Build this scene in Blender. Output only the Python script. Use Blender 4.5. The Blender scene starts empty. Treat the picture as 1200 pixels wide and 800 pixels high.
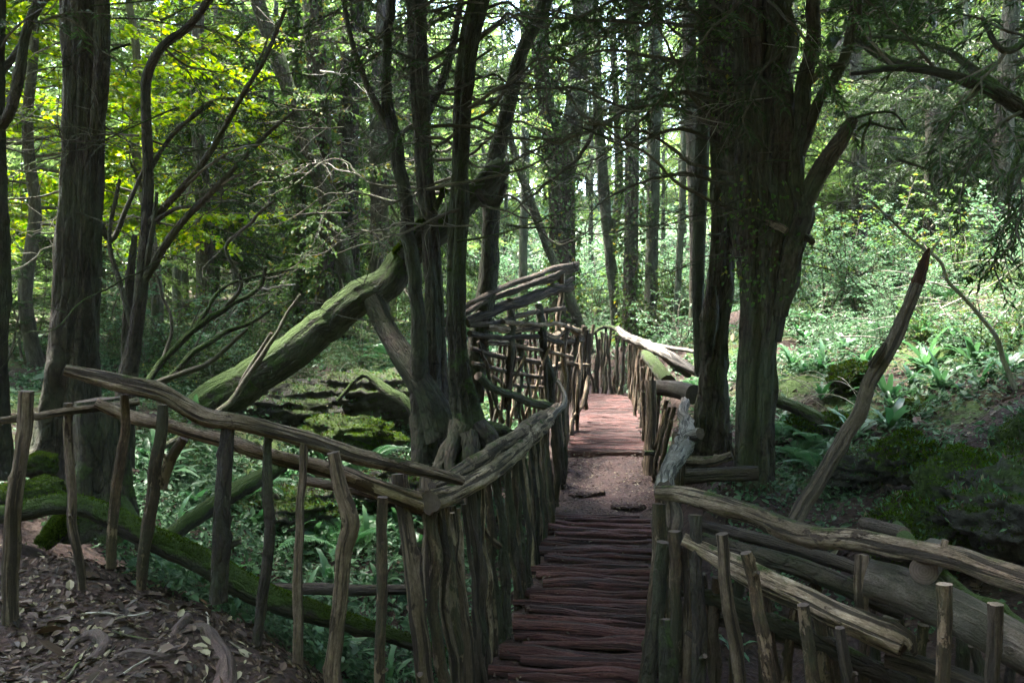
import bpy, math, random
import numpy as np

PI = math.pi
rng = np.random.default_rng(11)
random.seed(11)
C = bpy.context.scene.collection
F = 1000.0                    # focal length in photo pixels (1200 wide)
HOR = 370.0                   # horizon row in the photograph
CZ = 2.4                      # eye height above the zero level
PITCH = math.atan((400 - HOR) / F)
HAZE = True

# ------------------------------------------------------------------ helpers
def P(px, py, d):
    X = (px - 600) / F; Y = (400 - py) / F
    dy = math.cos(PITCH) + Y * math.sin(PITCH)
    dz = -math.sin(PITCH) + Y * math.cos(PITCH)
    t = d / dy
    return np.array([X * t, d, CZ + dz * t])

def _h(ix, iy, iz, s):
    h = (ix * 374761393 + iy * 668265263 + iz * 1274126177 + s * 974711) & 0xFFFFFFFF
    h = ((h ^ (h >> 13)) * 1103515245) & 0xFFFFFFFF
    h = ((h ^ (h >> 16)) * 2654435761) & 0xFFFFFFFF
    return ((h ^ (h >> 15)) & 0xFFFF) / 32767.5 - 1.0

def vn(p, s=0):
    p = np.asarray(p, float)
    i = np.floor(p).astype(np.int64); f = p - i; f = f * f * (3 - 2 * f)
    x, y, z = i[:, 0], i[:, 1], i[:, 2]; fx, fy, fz = f[:, 0], f[:, 1], f[:, 2]
    r = 0
    for a in (0, 1):
        for b in (0, 1):
            for c in (0, 1):
                w = (fx if a else 1 - fx) * (fy if b else 1 - fy) * (fz if c else 1 - fz)
                r = r + w * _h(x + a, y + b, z + c, s)
    return r

def fbm(p, s=0, o=3):
    p = np.asarray(p, float); r = 0; a = 1.0; t = 0
    for k in range(o):
        r = r + a * vn(p * 2 ** k, s + k * 17); t += a; a *= .5
    return r / t

def unit(v):
    v = np.asarray(v, float)
    return v / (np.linalg.norm(v, axis=-1, keepdims=True) + 1e-9)

class MB:
    def __init__(self):
        self.v = []; self.b = []; self.q = []; self.t = []; self.qm = []; self.tm = []; self.n = 0
    def add(self, v, q=None, t=None, m=0, b=None):
        v = np.asarray(v, float).reshape(-1, 3)
        self.v.append(v); self.b.append(np.zeros_like(v) if b is None else np.asarray(b, float).reshape(-1, 3))
        if q is not None and len(q):
            q = np.asarray(q, np.int64) + self.n; self.q.append(q); self.qm.append(np.full(len(q), m))
        if t is not None and len(t):
            t = np.asarray(t, np.int64) + self.n; self.t.append(t); self.tm.append(np.full(len(t), m))
        self.n += len(v)
    def mesh(self, name, mats, smooth=True):
        me = bpy.data.meshes.new(name)
        v = np.concatenate(self.v); b = np.concatenate(self.b)
        q = np.concatenate(self.q) if self.q else np.zeros((0, 4), np.int64)
        t = np.concatenate(self.t) if self.t else np.zeros((0, 3), np.int64)
        mi = np.concatenate(self.qm + self.tm) if (self.qm or self.tm) else np.zeros(0)
        me.vertices.add(len(v)); me.vertices.foreach_set('co', v.astype(np.float32).ravel())
        loops = np.concatenate([q.ravel(), t.ravel()]).astype(np.int32)
        me.loops.add(len(loops)); me.loops.foreach_set('vertex_index', loops)
        nf = len(q) + len(t)
        st = np.concatenate([np.arange(len(q)) * 4, len(q) * 4 + np.arange(len(t)) * 3]).astype(np.int32)
        me.polygons.add(nf); me.polygons.foreach_set('loop_start', st)
        me.polygons.foreach_set('material_index', mi.astype(np.int32))
        me.polygons.foreach_set('use_smooth', np.full(nf, bool(smooth)))
        a = me.attributes.new('bc', 'FLOAT_VECTOR', 'POINT'); a.data.foreach_set('vector', b.astype(np.float32).ravel())
        for m in (mats if isinstance(mats, (list, tuple)) else [mats]): me.materials.append(m)
        me.update(calc_edges=True); me.validate()
        return me
    def build(self, name, mats, parent=None, smooth=True):
        o = bpy.data.objects.new(name, self.mesh(name, mats, smooth)); C.objects.link(o)
        if parent is not None:
            o.parent = parent
            o.matrix_parent_inverse.identity()
            o.location = -np.array(parent.location)
        return o

def tag(o, label=None, cat=None, group=None, kind=None):
    if label: o['label'] = label
    if cat: o['category'] = cat
    if group: o['group'] = group
    if kind: o['kind'] = kind
    return o

def thing(name, label, cat, loc=(0, 0, 0), group=None):
    o = bpy.data.objects.new(name, None); C.objects.link(o); o.location = loc; o.empty_display_size = .1
    return tag(o, label, cat, group)

def dup(root, loc, rz=0, sc=1.0, label=None, group=None):
    r = root.copy(); C.objects.link(r); r.location = loc; r.rotation_euler = (0, 0, rz); r.scale = (sc,) * 3 if np.isscalar(sc) else sc
    if label: r['label'] = label
    if group: r['group'] = group
    for ch in list(root.children):
        c = ch.copy(); C.objects.link(c); c.parent = r
    return r

# ---- tubes -----------------------------------------------------------------
def catmull(pts, n):
    p = np.asarray(pts, float)
    if len(p) == 2:
        u = np.linspace(0, 1, n)[:, None]; return p[0] * (1 - u) + p[1] * u
    e = np.vstack([2 * p[0] - p[1], p, 2 * p[-1] - p[-2]])
    u = np.linspace(0, len(p) - 1 - 1e-6, n); i = u.astype(int); f = (u - i)[:, None]
    a, b, c, d = e[i], e[i + 1], e[i + 2], e[i + 3]
    return .5 * ((2 * b) + (-a + c) * f + (2 * a - 5 * b + 4 * c - d) * f ** 2 + (-a + 3 * b - 3 * c + d) * f ** 3)

def tube(mb, pts, rad, seg=10, n=None, rough=.08, nz=9.0, flute=0.0, fl=5, m=0, cap=1, ends=True, wob=0.0, seed=None, flare=0.0, flat=1.0, knots=2.2):
    """tapered tube through pts (k,3) with radii (k,), grain-wise roughness, knots and flutes"""
    seed = int(rng.integers(1 << 20)) if seed is None else seed
    pts = np.asarray(pts, float); rad = np.asarray(rad, float) * np.ones(len(pts))
    L = np.linalg.norm(np.diff(pts, axis=0), axis=1).sum()
    if n is None: n = int(np.clip(L / max(.35 * rad.mean(), .02), 4, 90))
    pr = catmull(np.hstack([pts, rad[:, None]]), n); c = pr[:, :3]; r = np.maximum(pr[:, 3], .0015)
    s = np.concatenate([[0], np.cumsum(np.linalg.norm(np.diff(c, axis=0), axis=1))])
    if wob:
        k = np.stack([s * 3.1, s * 0 + seed % 97, s * 0], 1)
        env = np.minimum(1, np.minimum(s, s[-1] - s) / (.25 * s[-1] + 1e-6))[:, None]
        c = c + wob * env * np.stack([fbm(k, seed, 2), fbm(k + 7.7, seed + 5, 2), fbm(k + 3.3, seed + 9, 2)], 1)
    T = unit(np.gradient(c, axis=0))
    ref = np.array([0, 0, 1.0]) if abs(T[0][2]) < .9 else np.array([1.0, 0, 0])
    U = np.zeros_like(T); U[0] = unit(np.cross(T[0], ref))
    for k in range(1, n):
        w = U[k - 1] - T[k] * (U[k - 1] @ T[k]); U[k] = w / (np.linalg.norm(w) + 1e-9)
    V = np.cross(T, U)
    a = np.linspace(0, 2 * PI, seg, endpoint=False)
    nz = nz * float(np.clip(.06 / rad.mean(), .22, 1))
    A = np.tile(a, n); S = np.repeat(s, seg); R = np.repeat(r, seg)
    q = np.stack([np.cos(A) * 1.3, np.sin(A) * 1.3, S * nz * .35 + seed % 53], 1)
    d = 1 + rough * fbm(q * 1.4, seed, 3) + .35 * rough * vn(q * np.array([6, 6, 4.]) + 4.1, seed + 3)
    d = d + .45 * rough * vn(np.stack([np.cos(A) * 3.2 + seed % 31, np.sin(A) * 3.2, S * .35 / max(rad.mean(), .02) * .12], 1), seed + 4)
    kr = np.random.default_rng(seed + 1)
    if knots:
        for _ in range(int(min(14, knots * L + .5))):
            sk, ak, w_ = kr.uniform(0, L), kr.uniform(0, 2 * PI), kr.uniform(.5, 1.0) * rad.mean()
            da = np.abs((A - ak + PI) % (2 * PI) - PI) * rad.mean(); d = d + kr.uniform(.15, .5) * min(1, .05 / rad.mean()) * np.exp(-(da ** 2 + ((S - sk) * .7) ** 2) / (w_ * w_ * .35))
    if flute:
        d = d + flute * np.cos(fl * A + 1.6 * fbm(np.stack([S * .6, S * 0, S * 0], 1), seed + 1, 2) * 2 + seed) * (.6 + .4 * vn(q, seed + 8))
    d = d / d.mean(); d = np.maximum(d, .35)
    if flare:
        d = d * (1 + flare * np.exp(-S / (3.0 * rad[0])) * (.6 + .6 * np.cos(5 * A + seed)))
    RR = R * d
    v = np.repeat(c, seg, 0) + np.repeat(U, seg, 0) * (np.cos(A) * RR)[:, None] * flat + np.repeat(V, seg, 0) * (np.sin(A) * RR)[:, None]
    r0 = rad.mean()
    off = np.array([(seed * 1.37) % 40, (seed * 2.11) % 40, (seed * .77) % 40])
    bc = np.stack([np.cos(A) * r0, np.sin(A) * r0, S], 1) + off
    i = np.arange(n - 1)[:, None] * seg; j = np.arange(seg)[None]; j2 = (j + 1) % seg
    quads = np.stack([i + j, i + j2, i + seg + j2, i + seg + j], -1).reshape(-1, 4)
    mb.add(v, quads, m=m, b=bc)
    if ends:
        for k, sg in ((0, -1), (n - 1, 1)):
            ring = v[k * seg:(k + 1) * seg]; ctr = c[k] + T[k] * sg * r[k] * .12
            tri = np.stack([np.full(seg, seg), np.arange(seg), (np.arange(seg) + 1) % seg], 1)
            if sg < 0: tri = tri[:, ::-1]
            bb = np.vstack([np.stack([np.cos(a) * r[k], np.sin(a) * r[k], a * 0], 1), [[0, 0, 0]]])
            mb.add(np.vstack([ring, ctr]), t=tri, m=cap, b=bb)
    return c, r

def pth(*rows):
    """rows (px, py, d, radius px) -> points, radii in metres"""
    pts = [P(a, b, d) for a, b, d, r in rows]
    return np.array(pts), np.array([r / F * d for a, b, d, r in rows])

# ---- leaves ----------------------------------------------------------------
def leaves(mb, pos, axis, nrm, L, W, fold=.18, tipdrop=.15, m=0, r=None, full=False):
    """one folded pointed blade per row"""
    n = len(pos); r = rng if r is None else r
    a = unit(axis); s = unit(np.cross(a, nrm)); k = np.cross(s, a)
    L = (np.ones(n) * L)[:, None]; W = (np.ones(n) * W)[:, None]
    if full:
        v = np.empty((n, 6, 3)); cu = (r.random((n, 1)) - .3) * tipdrop * 2
        v[:, 0] = pos; v[:, 3] = pos + a * L - k * L * cu
        for c_, sg in ((1, 1), (5, -1)): v[:, c_] = pos + a * L * .28 + s * sg * W * .42 + k * W * fold
        for c_, sg in ((2, 1), (4, -1)): v[:, c_] = pos + a * L * .66 + s * sg * W * .40 + k * (W * fold - L * cu * .4)
        b = np.repeat(r.random((n, 3)), 6, 0); i = np.arange(n)[:, None] * 6
        mb.add(v.reshape(-1, 3), q=np.concatenate([i + [0, 1, 2, 3], i + [0, 3, 4, 5]], 0), m=m, b=b); return
    v = np.empty((n, 4, 3))
    v[:, 0] = pos; v[:, 1] = pos + a * L * .45 + s * W * .5 + k * W * fold
    v[:, 2] = pos + a * L - k * L * tipdrop; v[:, 3] = pos + a * L * .45 - s * W * .5 + k * W * fold
    b = np.repeat(r.random((n, 3)), 4, 0)
    i = np.arange(n)[:, None] * 4
    mb.add(v.reshape(-1, 3), t=np.concatenate([i + [0, 1, 2], i + [0, 2, 3]], 0), m=m, b=b)

def rdir(n, r=None):
    r = rng if r is None else r
    return unit(r.normal(size=(n, 3)))

# ------------------------------------------------------------------ materials
def mat(name):
    m = bpy.data.materials.new(name); m.use_nodes = True
    nt = m.node_tree; nt.nodes.clear()
    out = nt.nodes.new('ShaderNodeOutputMaterial')
    return m, nt, out

class N:
    def __init__(self, nt): self.nt = nt
    def __call__(self, t, ins=None, **kw):
        n = self.nt.nodes.new('ShaderNode' + t)
        for k, v in kw.items(): setattr(n, k, v)
        for k, v in (ins or {}).items():
            if isinstance(v, bpy.types.NodeSocket): self.nt.links.new(v, n.inputs[k])
            else: n.inputs[k].default_value = v
        return n
    def ramp(self, fac, stops):
        n = self.nt.nodes.new('ShaderNodeValToRGB'); cr = n.color_ramp
        while len(cr.elements) < len(stops): cr.elements.new(.5)
        for e, (p, c) in zip(cr.elements, stops): e.position = p; e.color = tuple(c) + (1,) if len(c) == 3 else c
        self.nt.links.new(fac, n.inputs[0]); return n.outputs[0]
    def math(self, op, a, b=0.0, clamp=False):
        n = self.nt.nodes.new('ShaderNodeMath'); n.operation = op; n.use_clamp = clamp
        for i, x in enumerate((a, b)):
            if isinstance(x, bpy.types.NodeSocket): self.nt.links.new(x, n.inputs[i])
            else: n.inputs[i].default_value = x
        return n.outputs[0]
    def mix(self, f, a, b):
        n = self.nt.nodes.new('ShaderNodeMix'); n.data_type = 'RGBA'
        for i, x in ((0, f), (6, a), (7, b)):
            if isinstance(x, bpy.types.NodeSocket): self.nt.links.new(x, n.inputs[i])
            elif i == 0: n.inputs[0].default_value = x
            else: n.inputs[i].default_value = tuple(x) + (1,)
        return n.outputs[2]

G3 = lambda v: (v, v, v)

def wood(name, cols, grain=30.0, stretch=.1, crack=.5, moss=0.0, mossc=(.05, .085, .012), top=1.0, rough=.85, bump=.5, algae=0.0, algc=(.07, .088, .045), plate=0.0, peel=None):
    """bark or weathered wood: grain follows the stem ('bc'), cracks, algae film, moss on upper sides"""
    m, nt, out = mat(name); n = N(nt)
    at = n('Attribute', attribute_name='bc').outputs['Vector']
    oi = n('ObjectInfo').outputs['Random']
    mp = n('Mapping', {'Vector': at, 'Scale': (1, 1, stretch)}).outputs[0]
    g0 = n('TexNoise', {'Vector': mp, 'Scale': grain, 'Detail': 8, 'Roughness': .7}).outputs[0]
    fine = n('TexNoise', {'Vector': n('Mapping', {'Vector': at, 'Scale': (1, 1, stretch * 2.5)}).outputs[0], 'Scale': grain * 4.5, 'Detail': 4, 'Roughness': .7}).outputs[0]
    big = n('TexNoise', {'Vector': at, 'Scale': 3.2, 'Detail': 6, 'Roughness': .7}).outputs[0]
    g = n.math('ADD', n.math('MULTIPLY', g0, .62), n.math('MULTIPLY', fine, .38))
    base = n.ramp(g, [(.38, tuple(c * .6 for c in cols[0])), (.5, cols[1]), (.61, cols[2])])
    base = n.mix(n.ramp(big, [(.42, G3(0)), (.58, G3(.8))]), base, n.mix(fine, tuple(c * .5 for c in (cols[3] if len(cols) > 3 else cols[0])), tuple(c * 1.6 for c in (cols[3] if len(cols) > 3 else cols[0]))))
    cr = n('TexNoise', {'Vector': n('Mapping', {'Vector': at, 'Scale': (1, 1, stretch * .55), 'Location': (3, 1, 7)}).outputs[0], 'Scale': grain * 1.15, 'Detail': 3, 'Roughness': .5}).outputs[0]
    ck = n.ramp(cr, [(.42, G3(1)), (.49, G3(0))])
    base = n.mix(n.math('MULTIPLY', ck, crack), base, tuple(c * .25 for c in cols[0]))
    if peel:
        pn = n('TexNoise', {'Vector': n('Mapping', {'Vector': at, 'Scale': (1, 1, .45), 'Location': (9, 4, 2)}).outputs[0], 'Scale': 9, 'Detail': 6, 'Roughness': .65}).outputs[0]
        pf = n.ramp(pn, [(peel[0], G3(0)), (peel[0] + .03, G3(1))])
        base = n.mix(pf, base, n.mix(g, tuple(c * .55 for c in peel[1]), tuple(c * 1.35 for c in peel[1])))
    if plate:
        wv = n('VectorMath', {0: n('Mapping', {'Vector': at, 'Scale': (1, 1, .28)}).outputs[0], 1: n('VectorMath', {0: n('TexNoise', {'Vector': at, 'Scale': 12, 'Detail': 4}).outputs['Color'], 'Scale': .03}, operation='SCALE').outputs[0]}, operation='ADD').outputs[0]
        ve = n('TexVoronoi', {'Vector': wv, 'Scale': 19}, feature='DISTANCE_TO_EDGE').outputs['Distance']
        vc = n('SeparateXYZ', {0: n('TexVoronoi', {'Vector': wv, 'Scale': 19}).outputs['Color']}).outputs[0]
        pe = n.ramp(ve, [(.0, G3(0)), (.14, G3(1))])
        base = n.mix(plate, base, n.mix(pe, tuple(c * .3 for c in cols[0]), n.mix(vc, cols[1], cols[2])))
    # overall tone varies from stem to stem
    hsv = n('HueSaturation', {'Color': base, 'Value': n.math('ADD', n.math('MULTIPLY', oi, .65), .6)}).outputs[0]
    col = hsv
    if algae:
        al = n('TexNoise', {'Vector': at, 'Scale': 1.7, 'Detail': 5, 'Roughness': .7}).outputs[0]
        col = n.mix(n.math('MULTIPLY', n.ramp(al, [(.42, G3(0)), (.6, G3(1))]), algae), col, algc)
    hgt = n.math('SUBTRACT', n.math('MULTIPLY', g, 1.6), n.math('MULTIPLY', ck, .8 * crack))
    if plate: hgt = n.math('ADD', hgt, n.math('MULTIPLY', n.math('ADD', pe, n.math('MULTIPLY', vc, .5)), plate))
    if peel: hgt = n.math('SUBTRACT', hgt, n.math('MULTIPLY', pf, .5))
    if moss:
        nz = n('SeparateXYZ', {0: n('NewGeometry').outputs['Normal']}).outputs[2]
        mn = n('TexNoise', {'Vector': at, 'Scale': 5.0, 'Detail': 6, 'Roughness': .7}).outputs[0]
        f = n.math('ADD', n.math('MULTIPLY', nz, .45 * top), n.math('MULTIPLY', n.math('SUBTRACT', mn, .5), 1.7))
        f = n.ramp(n.math('ADD', f, moss - .5), [(.0, G3(0)), (.22, G3(1))])
        fn = n('TexNoise', {'Vector': at, 'Scale': 120, 'Detail': 3}).outputs[0]
        mc = n.mix(fn, tuple(c * .5 for c in mossc), tuple(c * 1.5 for c in mossc))
        col = n.mix(f, col, mc)
        hgt = n.math('ADD', hgt, n.math('MULTIPLY', f, n.math('MULTIPLY', fn, 1.3)))
    bp = n('Bump', {'Height': hgt, 'Strength': min(1, bump * 1.3), 'Distance': .05}).outputs[0]
    bs = n('BsdfPrincipled', {'Base Color': col, 'Roughness': rough, 'Normal': bp, 'Specular IOR Level': .3})
    nt.links.new(bs.outputs[0], out.inputs[0])
    return m

def endgrain(name, c1, c2):
    m, nt, out = mat(name); n = N(nt)
    at = n('Attribute', attribute_name='bc').outputs['Vector']
    ln = n('VectorMath', {0: at}, operation='LENGTH').outputs['Value']
    w = n.math('SINE', n.math('MULTIPLY', ln, 520))
    ns = n('TexNoise', {'Vector': at, 'Scale': 40, 'Detail': 4}).outputs[0]
    col = n.mix(n.math('ADD', n.math('MULTIPLY', w, .18), ns, True), c1, c2)
    bs = n('BsdfPrincipled', {'Base Color': col, 'Roughness': .9, 'Specular IOR Level': .2,
           'Normal': n('Bump', {'Height': ns, 'Strength': .5, 'Distance': .01}).outputs[0]})
    nt.links.new(bs.outputs[0], out.inputs[0]); return m

def leafmat(name, c1, c2, trans=.4, gloss=.0, rough=.5, rare=None):
    m, nt, out = mat(name); n = N(nt)
    at = n('SeparateXYZ', {0: n('Attribute', attribute_name='bc').outputs['Vector']})
    col = n.mix(at.outputs[0], c1, c2)
    if rare: col = n.mix(n.ramp(at.outputs[1], [(.9, G3(0)), (.93, G3(1))]), col, rare)
    oi = n('ObjectInfo').outputs['Random']
    col = n('HueSaturation', {'Color': col, 'Value': n.math('ADD', n.math('MULTIPLY', oi, .4), .8)}).outputs[0]
    d = n('BsdfPrincipled', {'Base Color': col, 'Roughness': rough, 'Specular IOR Level': gloss})
    tc = n('HueSaturation', {'Color': col, 'Saturation': 1.15, 'Value': 1.3, 'Hue': .49}).outputs[0]
    t = n('BsdfTranslucent', {'Color': tc})
    mx = n('MixShader', {0: trans, 1: d.outputs[0], 2: t.outputs[0]})
    nt.links.new(mx.outputs[0], out.inputs[0]); return m

def groundmat(name, mossy=.5):
    m, nt, out = mat(name); n = N(nt)
    geo = n('NewGeometry'); pos = geo.outputs['Position']
    a = n('TexNoise', {'Vector': pos, 'Scale': .8, 'Detail': 6, 'Roughness': .65}).outputs[0]
    b = n('TexNoise', {'Vector': pos, 'Scale': 14, 'Detail': 6, 'Roughness': .7}).outputs[0]
    v = n('TexVoronoi', {'Vector': n('Mapping', {'Vector': pos, 'Scale': (1, 1, .3)}).outputs[0], 'Scale': 26, 'Randomness': 1})
    litter = n.mix(n('SeparateXYZ', {0: v.outputs['Color']}).outputs[0], (.012, .008, .006), (.05, .03, .021))
    litter = n.mix(n.ramp(b, [(.4, G3(0)), (.65, G3(1))]), litter, (.022, .011, .010))
    moss = n.mix(b, (.018, .034, .006), (.06, .10, .018))
    nz = n('SeparateXYZ', {0: geo.outputs['Normal']}).outputs[2]
    f = n.math('ADD', n.math('ADD', a, n.math('MULTIPLY', b, .35)), n.math('SUBTRACT', n('SeparateXYZ', {0: n('Attribute', attribute_name='bc').outputs['Vector']}).outputs[0], .5))
    f = n.ramp(f, [(.72 - .3 * mossy, G3(0)), (.84 - .3 * mossy, G3(1))])
    col = n.mix(f, litter, moss)
    hg = n.math('ADD', n.math('MULTIPLY', v.outputs['Distance'], .6), b)
    bs = n('BsdfPrincipled', {'Base Color': col, 'Roughness': .9, 'Specular IOR Level': .25,
           'Normal': n('Bump', {'Height': hg, 'Strength': .8, 'Distance': .04}).outputs[0]})
    nt.links.new(bs.outputs[0], out.inputs[0]); return m

def pathmat(name):
    m, nt, out = mat(name); n = N(nt)
    pos = n('NewGeometry').outputs['Position']
    b = n('TexNoise', {'Vector': pos, 'Scale': 9, 'Detail': 8, 'Roughness': .7}).outputs[0]
    v = n('TexVoronoi', {'Vector': pos, 'Scale': 40}).outputs
    col = n.ramp(b, [(.3, (.008, .003, .0022)), (.5, (.027, .0095, .0075)), (.7, (.045, .018, .0145))])
    col = n.mix(n.ramp(n('SeparateXYZ', {0: v['Color']}).outputs[0], [(.9, G3(0)), (.92, G3(.8))]), col, (.08, .055, .038))
    bs = n('BsdfPrincipled', {'Base Color': col, 'Roughness': .75, 'Specular IOR Level': .35,
           'Normal': n('Bump', {'Height': n.math('ADD', b, n.math('MULTIPLY', v['Distance'], .5)), 'Strength': .8, 'Distance': .04}).outputs[0]})
    nt.links.new(bs.outputs[0], out.inputs[0]); return m

def rockmat(name, moss=.5):
    m, nt, out = mat(name); n = N(nt)
    geo = n('NewGeometry'); pos = geo.outputs['Position']
    a = n('TexNoise', {'Vector': pos, 'Scale': 2.2, 'Detail': 8, 'Roughness': .65}).outputs[0]
    b = n('TexNoise', {'Vector': pos, 'Scale': 30, 'Detail': 6, 'Roughness': .7}).outputs[0]
    rk = n.ramp(n.math('ADD', n.math('MULTIPLY', a, .6), n.math('MULTIPLY', b, .4)), [(.35, (.014, .014, .012)), (.55, (.06, .056, .05)), (.7, (.12, .11, .10))])
    ms = n.ramp(b, [(.3, (.010, .017, .004)), (.55, (.03, .05, .01)), (.75, (.06, .09, .02))])
    nz = n('SeparateXYZ', {0: geo.outputs['Normal']}).outputs[2]
    f = n.math('ADD', n.math('MULTIPLY', nz, .5), n.math('MULTIPLY', n.math('SUBTRACT', a, .5), 2.4))
    f = n.ramp(n.math('ADD', f, moss - .4), [(0, G3(0)), (.25, G3(1))])
    bs = n('BsdfPrincipled', {'Base Color': n.mix(f, rk, ms), 'Roughness': .9, 'Specular IOR Level': .2,
           'Normal': n('Bump', {'Height': n.math('ADD', b, a), 'Strength': .9, 'Distance': .05}).outputs[0]})
    nt.links.new(bs.outputs[0], out.inputs[0]); return m

M = {}
M['rail'] = wood('weathered_rail_wood', [(.085, .056, .036), (.37, .27, .185), (.62, .5, .37), (.15, .11, .068)], 30, .09, .9, moss=.08, bump=.8, peel=(.58, (.09, .06, .042)))
M['silver'] = wood('silvered_driftwood', [(.10, .09, .075), (.28, .25, .215), (.46, .43, .38), (.16, .14, .115)], 34, .07, .8, bump=.7)
M['post'] = wood('hazel_post_bark', peel=(.56, (.27, .19, .125)), cols=[(.03, .017, .010), (.095, .057, .034), (.21, .14, .088), (.045, .03, .018)], grain=30, stretch=.12, crack=.5, moss=.16, bump=.7, algae=.4)
M['palepost'] = wood('peeled_post_wood', [(.09, .06, .042), (.22, .155, .11), (.36, .275, .2), (.11, .08, .05)], 32, .08, .8, moss=.05, bump=.8, peel=(.6, (.06, .04, .028)))
M['biglog'] = wood('smooth_log_bark', [(.04, .03, .028), (.085, .068, .06), (.15, .125, .11), (.05, .04, .03)], 22, .35, .4, bump=.5, algae=.18)
M['deck'] = wood('red_stained_pole', [(.024, .007, .006), (.098, .032, .027), (.165, .07, .056), (.058, .02, .017)], 28, .1, .7, rough=.6, bump=.7)
M['yew'] = wood('yew_bark', [(.028, .019, .014), (.075, .055, .042), (.15, .115, .088), (.06, .038, .028)], 18, .12, .7, moss=.08, bump=1.0, algae=.6, plate=.3)
M['bark'] = wood('dark_flaky_bark', [(.018, .013, .010), (.05, .037, .028), (.11, .084, .064), (.035, .027, .02)], 18, .25, .6, moss=.10, bump=1.0, algae=.45, plate=.32)
M['mossbark'] = wood('mossy_bark', [(.016, .013, .009), (.04, .033, .022), (.08, .064, .042), (.022, .022, .013)], 18, .25, .5, moss=.42, mossc=(.05, .085, .014), bump=1.0, algae=.6, plate=.4)
M['mosslog'] = wood('moss_covered_log', [(.02, .016, .011), (.05, .04, .027), (.09, .072, .05)], 18, .25, .5, moss=.52, mossc=(.042, .08, .008), top=1.5, bump=1.0, algae=.4, plate=.4)
M['farbark'] = wood('greenish_trunk_bark', [(.035, .035, .025), (.075, .075, .052), (.12, .12, .085), (.05, .06, .035)], 14, .25, .4, moss=.2, mossc=(.06, .095, .02), bump=.8, algae=.7)
M['twig'] = wood('bare_twig_bark', [(.05, .04, .03), (.11, .09, .07), (.18, .16, .13), (.06, .06, .035)], 30, .2, .3, moss=.15, bump=.4)
M['palewig'] = wood('bleached_twig', [(.16, .145, .12), (.3, .28, .24), (.42, .4, .35), (.22, .2, .16)], 30, .2, .3, bump=.4)
M['deadwood'] = wood('dead_snag_wood', [(.05, .036, .028), (.11, .082, .062), (.18, .14, .11), (.07, .052, .036)], 26, .09, .7, bump=.8)
M['redwood'] = wood('torn_red_heartwood', [(.08, .03, .018), (.18, .07, .04), (.28, .13, .08)], 26, .07, .7, bump=.8)
M['root'] = wood('root_bark', [(.04, .024, .02), (.10, .062, .052), (.17, .115, .10), (.055, .036, .03)], 24, .15, .4, rough=.6, bump=.6)
M['end'] = endgrain('cut_wood_end', (.035, .026, .022), (.12, .09, .075))
M['paleend'] = endgrain('pale_cut_wood_end', (.16, .115, .085), (.34, .27, .21))
M['ground'] = groundmat('woodland_floor', .62)
M['dirt'] = pathmat('trodden_red_earth')
M['rock'] = rockmat('mossy_rock', .62)
M['ledge'] = rockmat('damp_ledge_rock', .22)
M['moss'] = leafmat('moss_tufts', (.018, .036, .004), (.07, .125, .013), .25)
M['yewleaf'] = leafmat('yew_needles', (.018, .036, .012), (.045, .085, .024), .25, .2)
M['leaf'] = leafmat('broad_leaves', (.04, .085, .024), (.085, .15, .04), .45, .25, rare=(.16, .15, .03))
M['limeleaf'] = leafmat('lime_maple_leaves', (.06, .15, .016), (.2, .28, .022), .55, .2, rare=(.27, .27, .03))
M['paleleaf'] = leafmat('pale_understory_leaves', (.05, .115, .06), (.11, .185, .10), .4, .35, .45)
M['fern'] = leafmat('fern_frond', (.035, .1, .042), (.075, .165, .07), .35, .45, .38)
M['litter'] = leafmat('fallen_leaves', (.012, .008, .0055), (.085, .054, .034), .1, .3, .6, rare=(.2, .18, .11))
M['cover'] = leafmat('ground_leaves', (.024, .066, .03), (.075, .145, .068), .35, .25, .5)
M['farleaf'] = leafmat('distant_leaves', (.085, .145, .045), (.14, .215, .075), .6, .1)

# ------------------------------------------------------------------ terrain
PATH = np.array([[.28, 2.2, -2.62], [.36, 4, -2.5], [.43, 5.5, -2.37], [.68, 7, -2.24], [.98, 9, -2.08], [1.17, 10.4, -1.88], [1.24, 11, -1.76],
                 [1.5, 13.5, -1.65], [1.76, 16, -1.68], [1.95, 18.3, -1.72], [1.75, 20, -1.7], [1.0, 21.5, -1.6], [-.3, 22.5, -1.45]])
def path_at(y):
    return np.interp(y, PATH[:10, 1], PATH[:10, 0]), np.interp(y, PATH[:10, 1], PATH[:10, 2]) + CZ

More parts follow.
